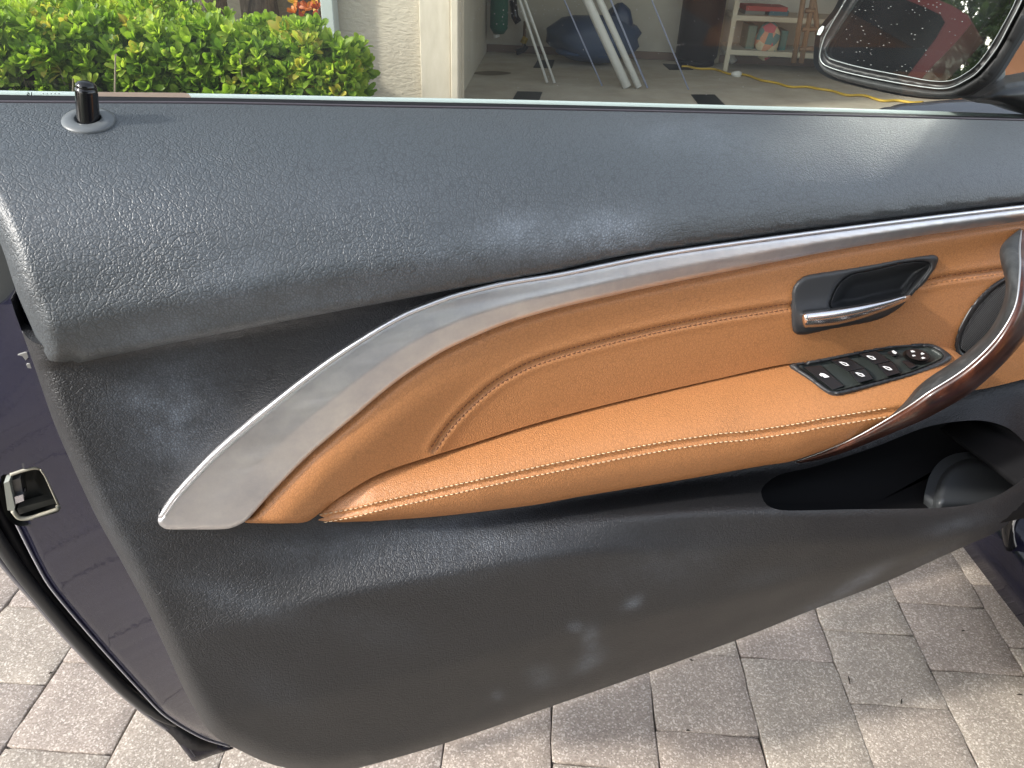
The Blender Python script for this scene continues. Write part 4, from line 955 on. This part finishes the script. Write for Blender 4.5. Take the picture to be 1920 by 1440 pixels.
# downpipe at the wall's corner
aD, _ = front_a(619, 20, FB-.02)
dp = lbox('downpipe', aD-.045, aD+.03, FB-.06, FB+.05, 0.2, 3.0, mat('pale_grey_metal', (.40, .44, .42), .5), None, .006)
dp.location = L2W(0, 0); tag(dp, 'pale grey square downpipe at the left corner of the beige wall', 'downpipe')
# black floor squares
BLKF = mat('black_floor_tile', (.012, .016, .020), .5)
for i, (q, lab) in enumerate((([(970, 171), (1017, 172), (1010, 189), (960, 188)], 'black square floor tile nearest the door frame, left of the pale streaks'), ([(1296, 177), (1340, 177), (1361, 198), (1312, 198)], 'black square floor tile in front of the black punching bag'),
                 ([(1008, 113), (1040, 112), (1035, 127), (1000, 126)], 'small black floor tile near the garage back wall behind the thin pale streaks'), ([(1243, 119), (1280, 121), (1300, 130), (1255, 130)], 'small black floor tile at the foot of the punching bag'))):
    a = onZ(np.array([p[0] for p in q]), np.array([p[1] for p in q]), .006); b = a-[0, 0, .005]
    o = mesh('floor_tile', np.vstack([a, b]), [(3, 2, 1, 0), (0, 1, 5, 4), (1, 2, 6, 5), (2, 3, 7, 6), (3, 0, 4, 7)], BLKF, None, smooth=False, origin=a.mean(0)); tag(o, lab, 'floor tile', 'black tiles on the garage floor')
# ------------------------------------------------------------------ things kept in the garage
def at_b(px, py, b):        # place where a sight line crosses the plane b (parallel to the back wall)
    v = ray(px, py); t = ((e2*b-C0)@e2)/(v@e2); return C0+v*t
def flr(px, py, z=0.): return np.array(onZ(px, py, z))
# reflections in the window pane, built as solid rods in the garage opening
PO = mat('streak_bracket_white', (.62, .62, .58), .35); PO2 = mat('bluish_streak', (.28, .31, .42), .35)
def streak(bx, by, tx, ty, w, m, lab, n=8, z=2.3):
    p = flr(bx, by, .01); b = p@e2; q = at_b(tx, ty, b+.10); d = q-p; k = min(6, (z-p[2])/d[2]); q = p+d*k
    o = tube('reflection_streak', [p, (p+q)/2, q], w, m, None, n, origin=tuple(p)); tag(o, lab, 'streak', 'pane reflections built as solid rods'); return o
streak(1026, 155, 974, 0, .012, PO, 'thin grey white pole leaning left, leftmost of the pane reflections built solid'); streak(1040, 156, 984, 0, .011, PO, 'thin white pole leaning left, second of the pane reflections built solid')
streak(1129, 161, 1058, 0, .006, PO2, 'very thin bluish pole built for a pane reflection between the wider ones')
streak(1176, 164, 1101, 0, .036, PO, 'thick white pole leaning left, widest of the pane reflections built solid'); streak(1198, 164, 1124, 0, .027, PO, 'thick white pole for a pane reflection, touching the widest one on its right')
streak(1214, 165, 1145, 0, .008, PO2, 'thin bluish grey pole built for a pane reflection right of the widest ones'); streak(1291, 168, 1222, 0, .006, PO2, 'very thin grey pole built for a pane reflection just left of the black punching bag')
streak(1376, 118, 1345, 70, .040, PO, 'short pane reflection built as a pale slab right of the punching bag', 4)
# green hanging roll
g0 = at_b(935, 63, BB-.25)
o = tube('green_roll', [g0+[0, 0, 1.2], g0+[0, 0, .05], g0+[0, 0, 0]], [.085, .085, .05], mat('green_canvas', (.012, .10, .06), .7), None, 16, origin=tuple(g0)); tag(o, 'dark green canvas roll hanging on the garage wall', 'canvas roll')
o = tube('white_bracket', [at_b(930, 64, BB-.25), at_b(932, 70, BB-.25)], .03, PO, None, 8); tag(o, 'small white end cap under the green roll', 'bracket')
o = tube('white_bracket', [at_b(866, 68, FB+1.2), at_b(866, -10, FB+1.2)], .012, PO, None, 8); tag(o, 'thin white track standing along the left garage wall', 'track')
# black hooks and yellow tool
t = thing('garden_tool', 'black and yellow tool standing against the garage back wall', 'tool', tuple(flr(978, 100)))
a = [at_b(962, 0, BB-.12), at_b(965, 30, BB-.12), at_b(972, 42, BB-.12)]; tube('hook', a, .035, GLB, t)
tube('handle', [at_b(980, 95, BB-.2), at_b(983, 70, BB-.15), at_b(984, 40, BB-.12)], .014, mat('tool_wood', (.12, .08, .05), .6), t)
tube('grip', [at_b(980, 82, BB-.16), at_b(986, 70, BB-.15)], .03, mat('yellow_plastic', (.35, .25, .04), .5), t); tube('head', [at_b(968, 98, BB-.2), at_b(982, 93, BB-.2), at_b(987, 86, BB-.2)], .026, RUB, t)
# blue wrapped bundle
bc = at_b(1112, 76, BB-.45); bun = thing('covered_mower', 'blue and dark wrapped machine standing low on the garage floor', 'covered machine', (bc[0], bc[1], 0))
def blob(name, c, r, m, par, seed=0, amp=.15, n=3, R=None, origin=None):
    bm = bmesh.new(); bmesh.ops.create_icosphere(bm, subdivisions=n, radius=1); rr = np.random.default_rng(seed); ph = rr.uniform(0, 6, 9)
    V = []
    for v in bm.verts:
        x, y, z = v.co; s = 1+amp*(math.sin(3*x+ph[0])*math.cos(4*y+ph[1])+.6*math.sin(7*z+ph[2])*math.cos(6*x+ph[3])); V.append(np.array([x*r[0]*s, y*r[1]*s, z*r[2]*s]))
    F_ = [tuple(v.index for v in f.verts) for f in bm.faces]; bm.free(); V = np.array(V)
    if R is not None: V = V@R.T
    return mesh(name, V+np.array(c), F_, m, par, origin=origin)
blob('cover', bc+[0, 0, .02], (.42, .3, .20), mat('blue_tarp', (.04, .065, .12), .5), bun, 2, .12, R=Rh)
blob('tank', at_b(1160, 45, BB-.4), (.13, .12, .17), mat('navy_tank', (.03, .05, .10), .4), bun, 3, .1, R=Rh)
blob('base', at_b(1100, 98, BB-.5), (.30, .2, .05), mat('blue_base', (.02, .05, .12), .5), bun, 4, .05, R=Rh)
tube('hose', [at_b(1055, 70, BB-.5), at_b(1050, 85, BB-.5), at_b(1062, 97, BB-.55), at_b(1090, 104, BB-.6)], .02, RUB, bun)
tube('strap', [at_b(1172, 60, BB-.55), at_b(1178, 90, BB-.5), at_b(1170, 100, BB-.5)], .02, mat('olive_strap', (.12, .13, .06), .6), bun)
# black punching bag
pb0 = flr(1304, 120); cbag = pb0@e2; hh = .16
def bagp(px, py): return at_b(px, py, cbag)
b0 = bagp(1304, 112); bag = thing('punching_bag', 'tall glossy black punching bag standing in the garage', 'punching bag', tuple(b0))
rad = np.linalg.norm(bagp(1343, 90)-bagp(1265, 90))/2
bz = b0[2]
prof = [(0, -.0), (.85, .0), (1, .04), (1, .5), (1.02, .9), (1, 1.5), (.95, 1.55), (0, 1.56)]
V_ = []; n = 36
for r, h in prof:
    for j in range(n): a = 2*math.pi*j/n; V_.append(b0+[rad*r*math.cos(a), rad*r*math.sin(a), h])
mesh('bag', V_, [(i*n+j, i*n+(j+1) % n, (i+1)*n+(j+1) % n, (i+1)*n+j) for i in range(len(prof)-1) for j in range(n)], mat('black_vinyl', (.004, .004, .005), .5, spec=.15), bag)
tube('bag_base', [b0-[0, 0, b0[2]], b0+[0, 0, .01]], [rad*.9, rad*.9], RUB, bag, 28)
# shelf with boxes
shb = BB-.55
A_ = at_b(1368, 98, shb); A2 = at_b(1530, 98, shb); aL, aR_ = A_@e1, A2@e1+.5
shelf = thing('shelf_unit', 'cream storage shelf with coloured boxes at the back of the garage', 'shelf', tuple(L2W((aL+aR_)/2, shb)))
SHW = mat('cream_shelf', (.42, .38, .28), .7)
zlow = at_b(1440, 101, shb)[2]; zup = at_b(1440, 36, shb)[2]
for z in (zlow, zup, zup+.45, zup+.9): lbox('shelf_board', aL, aR_, shb, shb+.5, z-.02, z+.02, SHW, shelf)
for a in (aL-.03, aR_): 
    for b in (shb, shb+.47): lbox('upright', a, a+.04, b+.003, b+.04, 0.003, zup+1, SHW, shelf)
def item(name, px0, py0, px1, py1, col, lab, cat, bev=.01, db=.12):
    p, q = at_b(px0, py1, shb+db), at_b(px1, py0, shb+db); o = lbox(name, p@e1, q@e1, shb+db, shb+db+.28, p[2], q[2], mat(name+'_colour', col, .6), None, bev); o['label'] = lab; o['category'] = cat; return o
item('storage_crate', 1396, 48, 1422, 97, (.10, .16, .12), 'grey green storage crate at the left end of the lower shelf', 'crate')
item('storage_crate', 1458, 58, 1480, 97, (.03, .12, .10), 'dark teal storage crate at the right end of the lower shelf', 'crate')
item('storage_box', 1440, 20, 1480, 34, (.03, .10, .12), 'teal box on the upper shelf under the red lid', 'box')
item('box_lid', 1398, 14, 1478, 20, (.30, .04, .03), 'long red lid lying along the upper shelf', 'lid', .004)
item('storage_box', 1395, 21, 1436, 34, (.16, .16, .13), 'olive grey box at the left of the upper shelf', 'box')
cb = at_b(1438, 76, shb+.1); o = blob('patterned_bag', cb, (.11, .10, .16), mat('patterned_fabric', (.4, .3, .25), .7), None, 8, .08, R=Rh, origin=cb); tag(o, 'multicoloured patterned bag between the crates on the lower shelf', 'bag')
def _pb():
    m = o.data.materials[0]; v = nd(m, 'ShaderNodeTexVoronoi'); v.inputs['Scale'].default_value = 14; lk(m, coords(m), v.inputs['Vector']); sp2 = nd(m, 'ShaderNodeSeparateColor'); lk(m, v.outputs['Color'], sp2.inputs[0])
    c = ramp(m, sp2.outputs[0], [(0, (.5, .25, .15)), (.3, (.08, .2, .2)), (.5, (.45, .1, .12)), (.7, (.5, .45, .3)), (1, (.06, .15, .1))]); c.color_ramp.interpolation = 'CONSTANT'; lk(m, c.outputs[0], B(m).inputs['Base Color'])
_pb()
# wooden ladder
ldr = thing('step_ladder', 'brown wooden step ladder standing in front of the shelf', 'ladder', tuple(flr(1510, 118)))
WD = mat('ladder_wood', (.17, .10, .05), .7); lbp = BB-.9
for (x0, y0_, x1, y1_) in ((1488, 118, 1506, 0), (1502, 118, 1524, 0), (1540, 122, 1526, 0)):
    p, q = at_b(x0, y0_, lbp), at_b(x1, y1_, lbp+.02); q = p+(q-p)*2.0; tube('ladder_rail', [p, q], .028, WD, ldr, 4)
for y in (20, 55, 92): tube('ladder_step', [at_b(1495+(-y+118)*.15, y, lbp), at_b(1537-(118-y)*.09, y, lbp)], .02, WD, ldr, 4)
# brown cupboard added at the right in place of a reflection
p = at_b(1885, 90, 6.6); o = lbox('reflection_block', p@e1-.35, p@e1+2, 6.6, 7.1, .0, 2.2, mat('reflection_brown', (.30, .13, .06), .6), None, .01); tag(o, 'orange brown cupboard added for a reflection beside the mirror arm', 'block')
# yellow cord and clutter on the floor
cp = [(1278, 125), (1300, 127), (1330, 129), (1365, 137), (1395, 141), (1430, 150), (1470, 160), (1500, 163), (1545, 167), (1580, 177), (1610, 178), (1650, 187), (1690, 190), (1730, 192)]
s_ = spline(cp, 4); o = tube('yellow_cord', onZ(s_[:, 0], s_[:, 1]+1.2*np.sin(s_[:, 0]/9.), .012), .010, mat('yellow_cord_plastic', (.50, .33, .035), .5), None, 8); tag(o, 'yellow extension cord lying across the garage floor', 'cord')
q = flr(1382, 139, .02); o = blob('crumpled_paper', q, (.05, .035, .03), mat('paper', (.55, .55, .5), .8), None, 5, .2, 2, origin=q); tag(o, 'small crumpled white scrap beside the yellow cord', 'scrap')
q = flr(1292, 117, .02); tag(tube('orange_lead', [flr(1222, 106, .015), flr(1250, 108, .015), flr(1275, 107, .015)], .012, mat('orange_lead_plastic', (.35, .14, .04), .6), None, 6), 'short brown orange lead along the foot of the back wall', 'cord')
o = mesh('oil_stain', [flr(921+math.cos(a)*34+math.cos(3*a)*4, 137+math.sin(a)*4.2, .003) for a in np.linspace(0, 6.28, 24, endpoint=False)], [tuple(range(24))[::-1]], mat('oil', (.15, .12, .075), .6), fl, smooth=False)

# ------------------------------------------------------------------ hedge
LEAF = mat('hedge_leaf', (.08, .16, .03), .45, spec=.4)
def leafmat(m, stops, tr=.35):
    t = m.node_tree; oi = nd(m, 'ShaderNodeAttribute', attribute_name='tone'); ob = nd(m, 'ShaderNodeObjectInfo')
    n = noise(m, coords(m), 60, 2)
    f = mth(m, 'ADD', oi.outputs['Fac'], mth(m, 'MULTIPLY', mth(m, 'SUBTRACT', n.outputs[0], .5), .25))
    f = mth(m, 'ADD', f, mth(m, 'MULTIPLY', mth(m, 'SUBTRACT', ob.outputs['Random'], .5), .35))
    c = ramp(m, f, stops); lk(m, c.outputs[0], B(m).inputs['Base Color'])
    td = nd(m, 'ShaderNodeBsdfTranslucent'); mc = mixc(m, 1., c.outputs[0], (1.5, 1.6, .8), 'MULTIPLY'); lk(m, mc, td.inputs[0])
    ms = nd(m, 'ShaderNodeMixShader'); ms.inputs[0].default_value = tr
    out = [x for x in t.nodes if x.type == 'OUTPUT_MATERIAL'][0]; lk(m, B(m).outputs[0], ms.inputs[1]); lk(m, td.outputs[0], ms.inputs[2]); lk(m, ms.outputs[0], out.inputs[0])
leafmat(LEAF, [(0, (.06, .125, .02)), (.3, (.15, .26, .032)), (.6, (.29, .41, .055)), (.85, (.42, .52, .10)), (1, (.50, .42, .09))], .48)
def leaf_vf(L_, W_, curl, r):
    # an obovate leaf folded along its midrib
    ts = [0, .35, .7, .92, 1.0]; ws = [.06, .28, .5, .34, .02]; V = []; F_ = []
    for t, w in zip(ts, ws):
        z = curl*t*t*L_; x = t*L_
        V += [(x, -w*W_, z+w*W_*.35), (x, 0, z), (x, w*W_, z+w*W_*.35)]
    for i in range(4):
        a = i*3; F_ += [(a, a+1, a+4, a+3), (a+1, a+2, a+5, a+4)]
    return np.array(V), F_
def whorl(seed, size):
    r = random.Random(seed); L = []; n = r.randint(7, 10)
    for i in range(n):
        v, f = leaf_vf(size*r.uniform(.75, 1.15), size*r.uniform(.34, .46), r.uniform(-.35, .25), r)
        el = r.uniform(.15, 1.15) if i > 2 else r.uniform(.9, 1.4); a = i*2.4+r.uniform(-.3, .3)
        c, s = math.cos(el), math.sin(el); v = v@np.array([[c, 0, s], [0, 1, 0], [-s, 0, c]])
        c, s = math.cos(a), math.sin(a); v = v@np.array([[c, s, 0], [-s, c, 0], [0, 0, 1]]); L.append((v, f))
    return join_vf(L)
def rot_to(n, spin):
    z = n/np.linalg.norm(n); a = np.cross(z, [math.cos(spin), math.sin(spin), .3]); a /= np.linalg.norm(a); b = np.cross(z, a); return np.column_stack([a, b, z])
WH = [whorl(i, .068) for i in range(6)]
WM = []
for v, f in WH:
    row = []
    for tone in (.15, .4, .6, .8, 1.0):
        me = bpy.data.meshes.new('leaf_cluster'); me.from_pydata(v.tolist(), [], [tuple(map(int, q)) for q in f]); me.update(); me.materials.append(LEAF)
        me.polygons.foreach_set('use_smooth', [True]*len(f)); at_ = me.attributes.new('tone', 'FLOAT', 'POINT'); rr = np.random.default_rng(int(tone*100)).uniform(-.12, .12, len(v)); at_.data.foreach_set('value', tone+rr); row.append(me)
    WM.append(row)
# hedge volume in house coordinates: a from left of frame to just left of the door frame, b front to back
hR, _z = toL(at_b(682, 150, 4.25)); hR = hR
hF, hBk = 3.35, 5.6
def back(a): return 4.15+max(0., -1.25-a)*1.05
print('hedge right', hR)
hc = L2W(hR-2, hF+.8); hedge = thing('hedge', 'bright green leafy clipped hedge left of the house wall', 'hedge', tuple(hc))
def htop(a, b): return .49+.03*math.sin(a*3.1+b)+.02*math.sin(a*7+b*5)+.07*max(0, min(1, (b-hF)/.85))
P_ = []
def front(a): return hF+.10*math.sin(a*2.3)+ .9*max(0, min(1, (a-(hR-1.5))/1.5))**1.0*0.55
r = random.Random(3)
for _ in range(8000):
    a = r.uniform(hR-4.6, hR+.05); u = r.random()
    if u < .46:      # front face
        z = r.uniform(.05, .66); b = front(a)+r.uniform(-.05, .14)+.10*(z/.65)**3; nrm = np.array([0, -1, .55+z*.6])
    elif u < .5:     # right end
        b = r.uniform(front(hR), back(hR)); z = r.uniform(.05, .62); a = hR+r.uniform(-.16, .04); nrm = np.array([1, -.4, .5])
    else:
        b = front(a)+r.random()**1.2*(back(a)-front(a)); z = htop(a, b)+r.uniform(-.14, .05); nrm = np.array([r.uniform(-.3, .3), -.35, 1])
    if a > hR-.12 : z -= .08
    nrm = nrm+np.array([r.uniform(-.5, .5), r.uniform(-.5, .5), r.uniform(-.3, .3)])
    tone = r.gauss(.60, .2) if z > .40 else r.gauss(.34+z*.4, .18)  # darker lower leaves paint in the shade below the lit top
    if a < hR-1.5: tone += .14+(.22 if z < .45 else 0)  # left part coloured lighter, as if sunlit
    if r.random() < .025: tone = 1.0
    p = L2W(a, b, z); P_.append((p, Rh@nrm, tone, r.uniform(.55, 1.35), r.random()*6.28, r.randrange(6)))
def vis(p):
    if (p-C0)@vf < .1: return None
    x, y = proj(p); return x, y
cand = []
for i, q in enumerate(P_):
    xy = vis(q[0])
    if xy and 0 < xy[0] < 700 and 0 < xy[1] < 200: cand.append((np.linalg.norm(q[0]-C0), i))
cand.sort(); chosen = {i for _, i in cand[:300]}
L = []; tones = []
for i, (p, nrm, tone, sc, spin, k) in enumerate(P_):
    Rm = rot_to(nrm, spin)*sc; ti = min(4, max(0, int(round((tone-.15)/.2))))
    if i in chosen:
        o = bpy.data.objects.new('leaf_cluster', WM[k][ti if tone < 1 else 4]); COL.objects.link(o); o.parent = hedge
        MM = Matrix.Identity(4)
        for a in range(3):
            for b in range(3): MM[a][b] = Rm[a][b]
            MM[a][3] = p[a]-hc[a]
        o.matrix_local = MM
    else:
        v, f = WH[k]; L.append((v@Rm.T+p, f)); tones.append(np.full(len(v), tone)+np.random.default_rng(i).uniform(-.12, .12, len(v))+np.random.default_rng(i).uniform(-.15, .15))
def big_mesh(name, L, tones, m, par):
    V = np.concatenate([v for v, f in L]); nf = [np.array(f) for v, f in L]; k = 0; FF = []
    for (v, f), q in zip(L, nf): FF.append(q+k); k += len(v)
    FF = np.concatenate(FF); off = np.array(root_of(par).location) if par else 0; V = V-off
    me = bpy.data.meshes.new(name); me.vertices.add(len(V)); me.vertices.foreach_set('co', V.ravel())
    me.loops.add(FF.size); me.loops.foreach_set('vertex_index', FF.ravel().astype(np.int32)); me.polygons.add(len(FF)); me.polygons.foreach_set('loop_start', np.arange(0, FF.size, FF.shape[1], dtype=np.int32)); me.update(calc_edges=True)
    if tones is not None: at_ = me.attributes.new('tone', 'FLOAT', 'POINT'); at_.data.foreach_set('value', np.concatenate(tones))
    return link(name, me, m, par)
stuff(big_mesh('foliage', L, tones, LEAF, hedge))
TWG = mat('hedge_twig', (.26, .21, .15), .8); L = []
for _ in range(700):
    a = r.uniform(hR-4.5, hR-.42); b = r.uniform(front(a)+.04, front(a)+1.0); p = L2W(a, b, .0); z = r.uniform(.3, .56); q = L2W(a+r.uniform(-.25, .25), b+r.uniform(-.15, .1), z); mid = (p+q)/2+np.array([r.uniform(-.06, .06), r.uniform(-.06, .06), 0]); L.append(tube_vf([p, mid, q], [.009, .006, .003], 5))
v, f = join_vf(L); stuff(mesh('stems', v, f, TWG, hedge))
core = []
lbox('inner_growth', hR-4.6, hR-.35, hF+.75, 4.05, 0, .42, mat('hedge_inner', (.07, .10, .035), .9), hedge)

# trees: trunks behind the hedge, crowns overhead
TL_ = mat('tree_leaf', (.05, .09, .02), .5); leafmat(TL_, [(0, (.02, .045, .012)), (.5, (.05, .10, .02)), (1, (.12, .18, .04))], .3)
BARK = mat('tree_bark', (.13, .10, .08), .9)
def _bk():
    n = noise(BARK, coords(BARK, (1, 1, .25)), 40, 6, .7); c = ramp(BARK, n.outputs[0], [(.3, (.06, .045, .035)), (.6, (.16, .125, .10)), (.8, (.24, .20, .17))]); lk(BARK, c.outputs[0], B(BARK).inputs['Base Color'])
    b = nd(BARK, 'ShaderNodeBump'); b.inputs['Distance'].default_value = .02; lk(BARK, n.outputs[0], b.inputs['Height']); lk(BARK, b.outputs[0], B(BARK).inputs['Normal'])
_bk()
def tree(base, stems, h, R_, lab, n=500, seed=1, grp=None, low=1.7, ls=.16):
    r = random.Random(seed); t = thing('broadleaf_tree', lab, 'tree', tuple(base), grp); base = np.array(base, float); L = []; tips = []
    for dx, dy, lx, ly, rad in stems:
        p = base+[dx, dy, -.05]; pts = [p]; 
        for k in range(1, 6): pts.append(p+np.array([lx*k/5+r.uniform(-.05, .05), ly*k/5+r.uniform(-.05, .05), h*.6*k/5]))
        L.append(tube_vf(pts, np.linspace(rad, rad*.45, 6), 10)); tips.append(pts[-1])
        for _ in range(4):
            s = pts[r.randint(3, 5)]; e = s+np.array([r.uniform(-1, 1)*R_*.6, r.uniform(-1, 1)*R_*.6, r.uniform(.2, .5)*h*.5]); L.append(tube_vf([s, (s+e)/2+[0, 0, .1], e], [rad*.4, rad*.25, rad*.1], 6)); tips.append(e)
    v, f = join_vf(L); mesh('trunk', v, f, BARK, t)
    L = []; tn = []; cl = [(tips[r.randrange(len(tips))]+np.array([r.uniform(-.6, .6), r.uniform(-.6, .6), r.uniform(-.3, .6)])*R_*.5, r.uniform(.35, .8)*R_*.5) for _ in range(26)]
    for i in range(n):
        c, rr = cl[r.randrange(len(cl))]; d = np.array([r.gauss(0, 1), r.gauss(0, 1), r.gauss(0, .8)]); d = d/np.linalg.norm(d)*rr*r.random()**.4; p = c+d
        if p[2] < base[2]+low: continue
        v, f = WH[r.randrange(6)]; L.append((v@(rot_to(d+[0, 0, .6], r.random()*6)*(ls/.068)).T+p, f)); tn.append(np.full(len(v), r.uniform(.1, .9)))
    stuff(big_mesh('crown', L, tn, TL_, t)); return t
def gp(px, d, z=0):       # place on the ground at distance d along the heading of a pixel column at the top of the frame
    v = ray(px, 20); v = v/np.hypot(v[0], v[1]); return (v[0]*d, v[1]*d, z)
tree(gp(395, 6.4), [(0, 0, .2, .1, .14), (.22, .1, .5, 0, .10), (-.15, .15, -.6, .2, .09)], 5, 2.4, 'tree with three brown trunks rising behind the middle of the hedge', 800, 1)
tree(gp(490, 7.0), [(0, 0, -.3, .1, .17), (.28, 0, .2, .1, .09)], 5, 2.2, 'thick trunked tree behind the hedge near its right end', 700, 2)
tree(gp(560, 7.6), [(0, 0, .1, .1, .13), (.25, .1, .2, .1, .12)], 5, 2.2, 'twin trunked tree behind the hedge nearest the house wall', 700, 3)
tree(gp(200, 9), [(0, 0, -.3, .1, .2)], 6, 3, 'single trunk tree far behind the left part of the hedge', 700, 4)
# orange flowering shrub by the downpipe
fb = gp(598, 5.6); shr = thing('flowering_shrub', 'small shrub with orange and yellow leaves beside the downpipe', 'shrub', fb)
OL = mat('orange_leaf', (.6, .2, .04), .5); leafmat(OL, [(0, (.35, .05, .02)), (.5, (.60, .20, .03)), (1, (.60, .42, .06))], .3); L = []; tn = []
rr = random.Random(9)
for i in range(34):
    p = np.array(fb)+[rr.uniform(-.16, .16), rr.uniform(-.2, .2), rr.uniform(.55, 1.0)]; v, f = WH[rr.randrange(6)]; L.append((v@(rot_to(np.array([rr.uniform(-1, 1), -1, .8]), rr.random()*6)*.9).T+p, f)); tn.append(np.full(len(v), rr.random()))
stuff(big_mesh('foliage', L, tn, OL, shr)); tube('stem', [fb, (fb[0], fb[1], .8)], [.02, .01], BARK, shr, 6)

# ------------------------------------------------------------------ behind the camera, seen in the mirror and the paint
def refl(px, py):
    p = onP(px, py, MC-MN*.007, MN); v = (p-C0)/np.linalg.norm(p-C0); return p, v-2*(v@MN)*MN
def in_mirror(px, py, X):
    p, d = refl(px, py); return p+d*((X-p[0])/d[0])
RC = -4.6
def mprof(L): return np.array([in_mirror(x, y, RC) for x, y in L])
red = thing('red_car', 'red car with a dark window, seen only in the side mirror', 'car', (RC, .9, 0))
RED = mat('red_paint', (.20, .012, .010), .35, spec=.3, coat=.3)
low = mprof([(1716, 162)])[0]
fr = mprof([(1716, 162), (1745, 128), (1790, 82), (1822, 44), (1815, 28), (1785, 10), (1740, -8), (1640, -45), (1400, -120), (1000, -230)])
fr = np.vstack([fr, [(RC, low[1]+2.9, 1.0), (RC, low[1]+2.9, .3), (RC, low[1]+.05, .3)]])
def extr(name, P, dx, m, par):
    n = len(P); Q = P+np.array([dx, 0, 0]); return mesh(name, np.vstack([P, Q]), [tuple(range(n)), tuple(range(n, 2*n))[::-1]]+[(i, (i+1) % n, n+(i+1) % n, n+i) for i in range(n)], m, par, smooth=False)
bo = extr('body', fr, -1.6, RED, red)
wn = mprof([(1690, 158), (1720, 118), (1755, 72), (1772, 42), (1764, 28), (1735, 14), (1690, -4), (1600, -36), (1400, -98), (1050, -190), (1050, 158)])
extr('window', wn+np.array([.012, 0, 0]), -.01, mat('dark_window', (.004, .006, .007), .1, spec=.12), red)
yR_ = low[1]
for y in (yR_+.1, yR_+2.3):
    c = np.array([RC+.02, y, .32]); w_ = ring('wheel', c-np.array([.1, 0, 0]), np.array([1., 0, 0]), [(.32, -.08), (.32, .08), (.3, .1), (.2, .1), (.19, .07), (.02, .08)], RUB, red); ring('rim', c, np.array([1., 0, 0]), [(.19, -.02), (.19, .0), (.05, .012), (.01, .012)], mat('alloy', (.5, .5, .5), .3, metal=1), w_)
_m = in_mirror(1870, 60, -8.2); print('tree at', _m)
tree((-8.2, _m[1], 0), [(0, 0, .1, .1, .12)], 3.0, 2.2, 'leafy tree behind the red car, seen only in the side mirror', 2600, 6, low=.2, ls=.12)

def bush(c, rx, ry, rz, n, lab, seed):
    r = random.Random(seed); t = thing('leafy_shrub', lab, 'shrub', tuple(c), None); L = []; tn = []; c = np.array(c, float)
    for i in range(n):
        d = np.array([r.gauss(0, 1), r.gauss(0, 1), r.gauss(0, 1)]); d /= np.linalg.norm(d); d *= (1+.18*math.sin(5*d[0]+3*d[2]+seed))*r.uniform(.8, 1.05)
        p = c+d*[rx, ry, rz]+[0, 0, rz*.8]
        if p[2] < .02: continue
        v, f = WH[r.randrange(6)]; L.append((v@(rot_to(d+[0, 0, .4], r.random()*6)*r.uniform(1.2, 2.2)).T+p, f)); tn.append(np.full(len(v), r.uniform(.1, .9)))
    stuff(big_mesh('foliage', L, tn, TL_, t)); v, f = join_vf([tube_vf([c, c+[r.uniform(-.3, .3)*rx, r.uniform(-.3, .3)*ry, rz]], [.04, .02], 6) for _ in range(5)]); mesh('stems', v, f, BARK, t)
bush((-6.6, low[1]-1.3, 0), .8, 1.9, 1.05, 1300, 'rounded green shrub beside the red car, seen only in the side mirror', 5)
tree((-3.2, -6.5, 0), [(0, 0, .2, .2, .18)], 5.2, 4.0, 'large unseen leafy tree added behind the camera to darken reflections, left one of two', 1300, 11, low=.9, ls=.34)  # this tree and the next are unseen, added to darken horizon and reflections
tree((1.2, -8.0, 0), [(0, 0, .2, .2, .18)], 5.5, 4.4, 'large unseen leafy tree added behind the camera to darken reflections, right one of two', 1300, 12, low=.9, ls=.34)
bush((-1.0, -6.8, 0), 4.2, .9, 1.0, 2200, 'long low green shrub border behind the camera', 15)
bpy.context.view_layer.update()
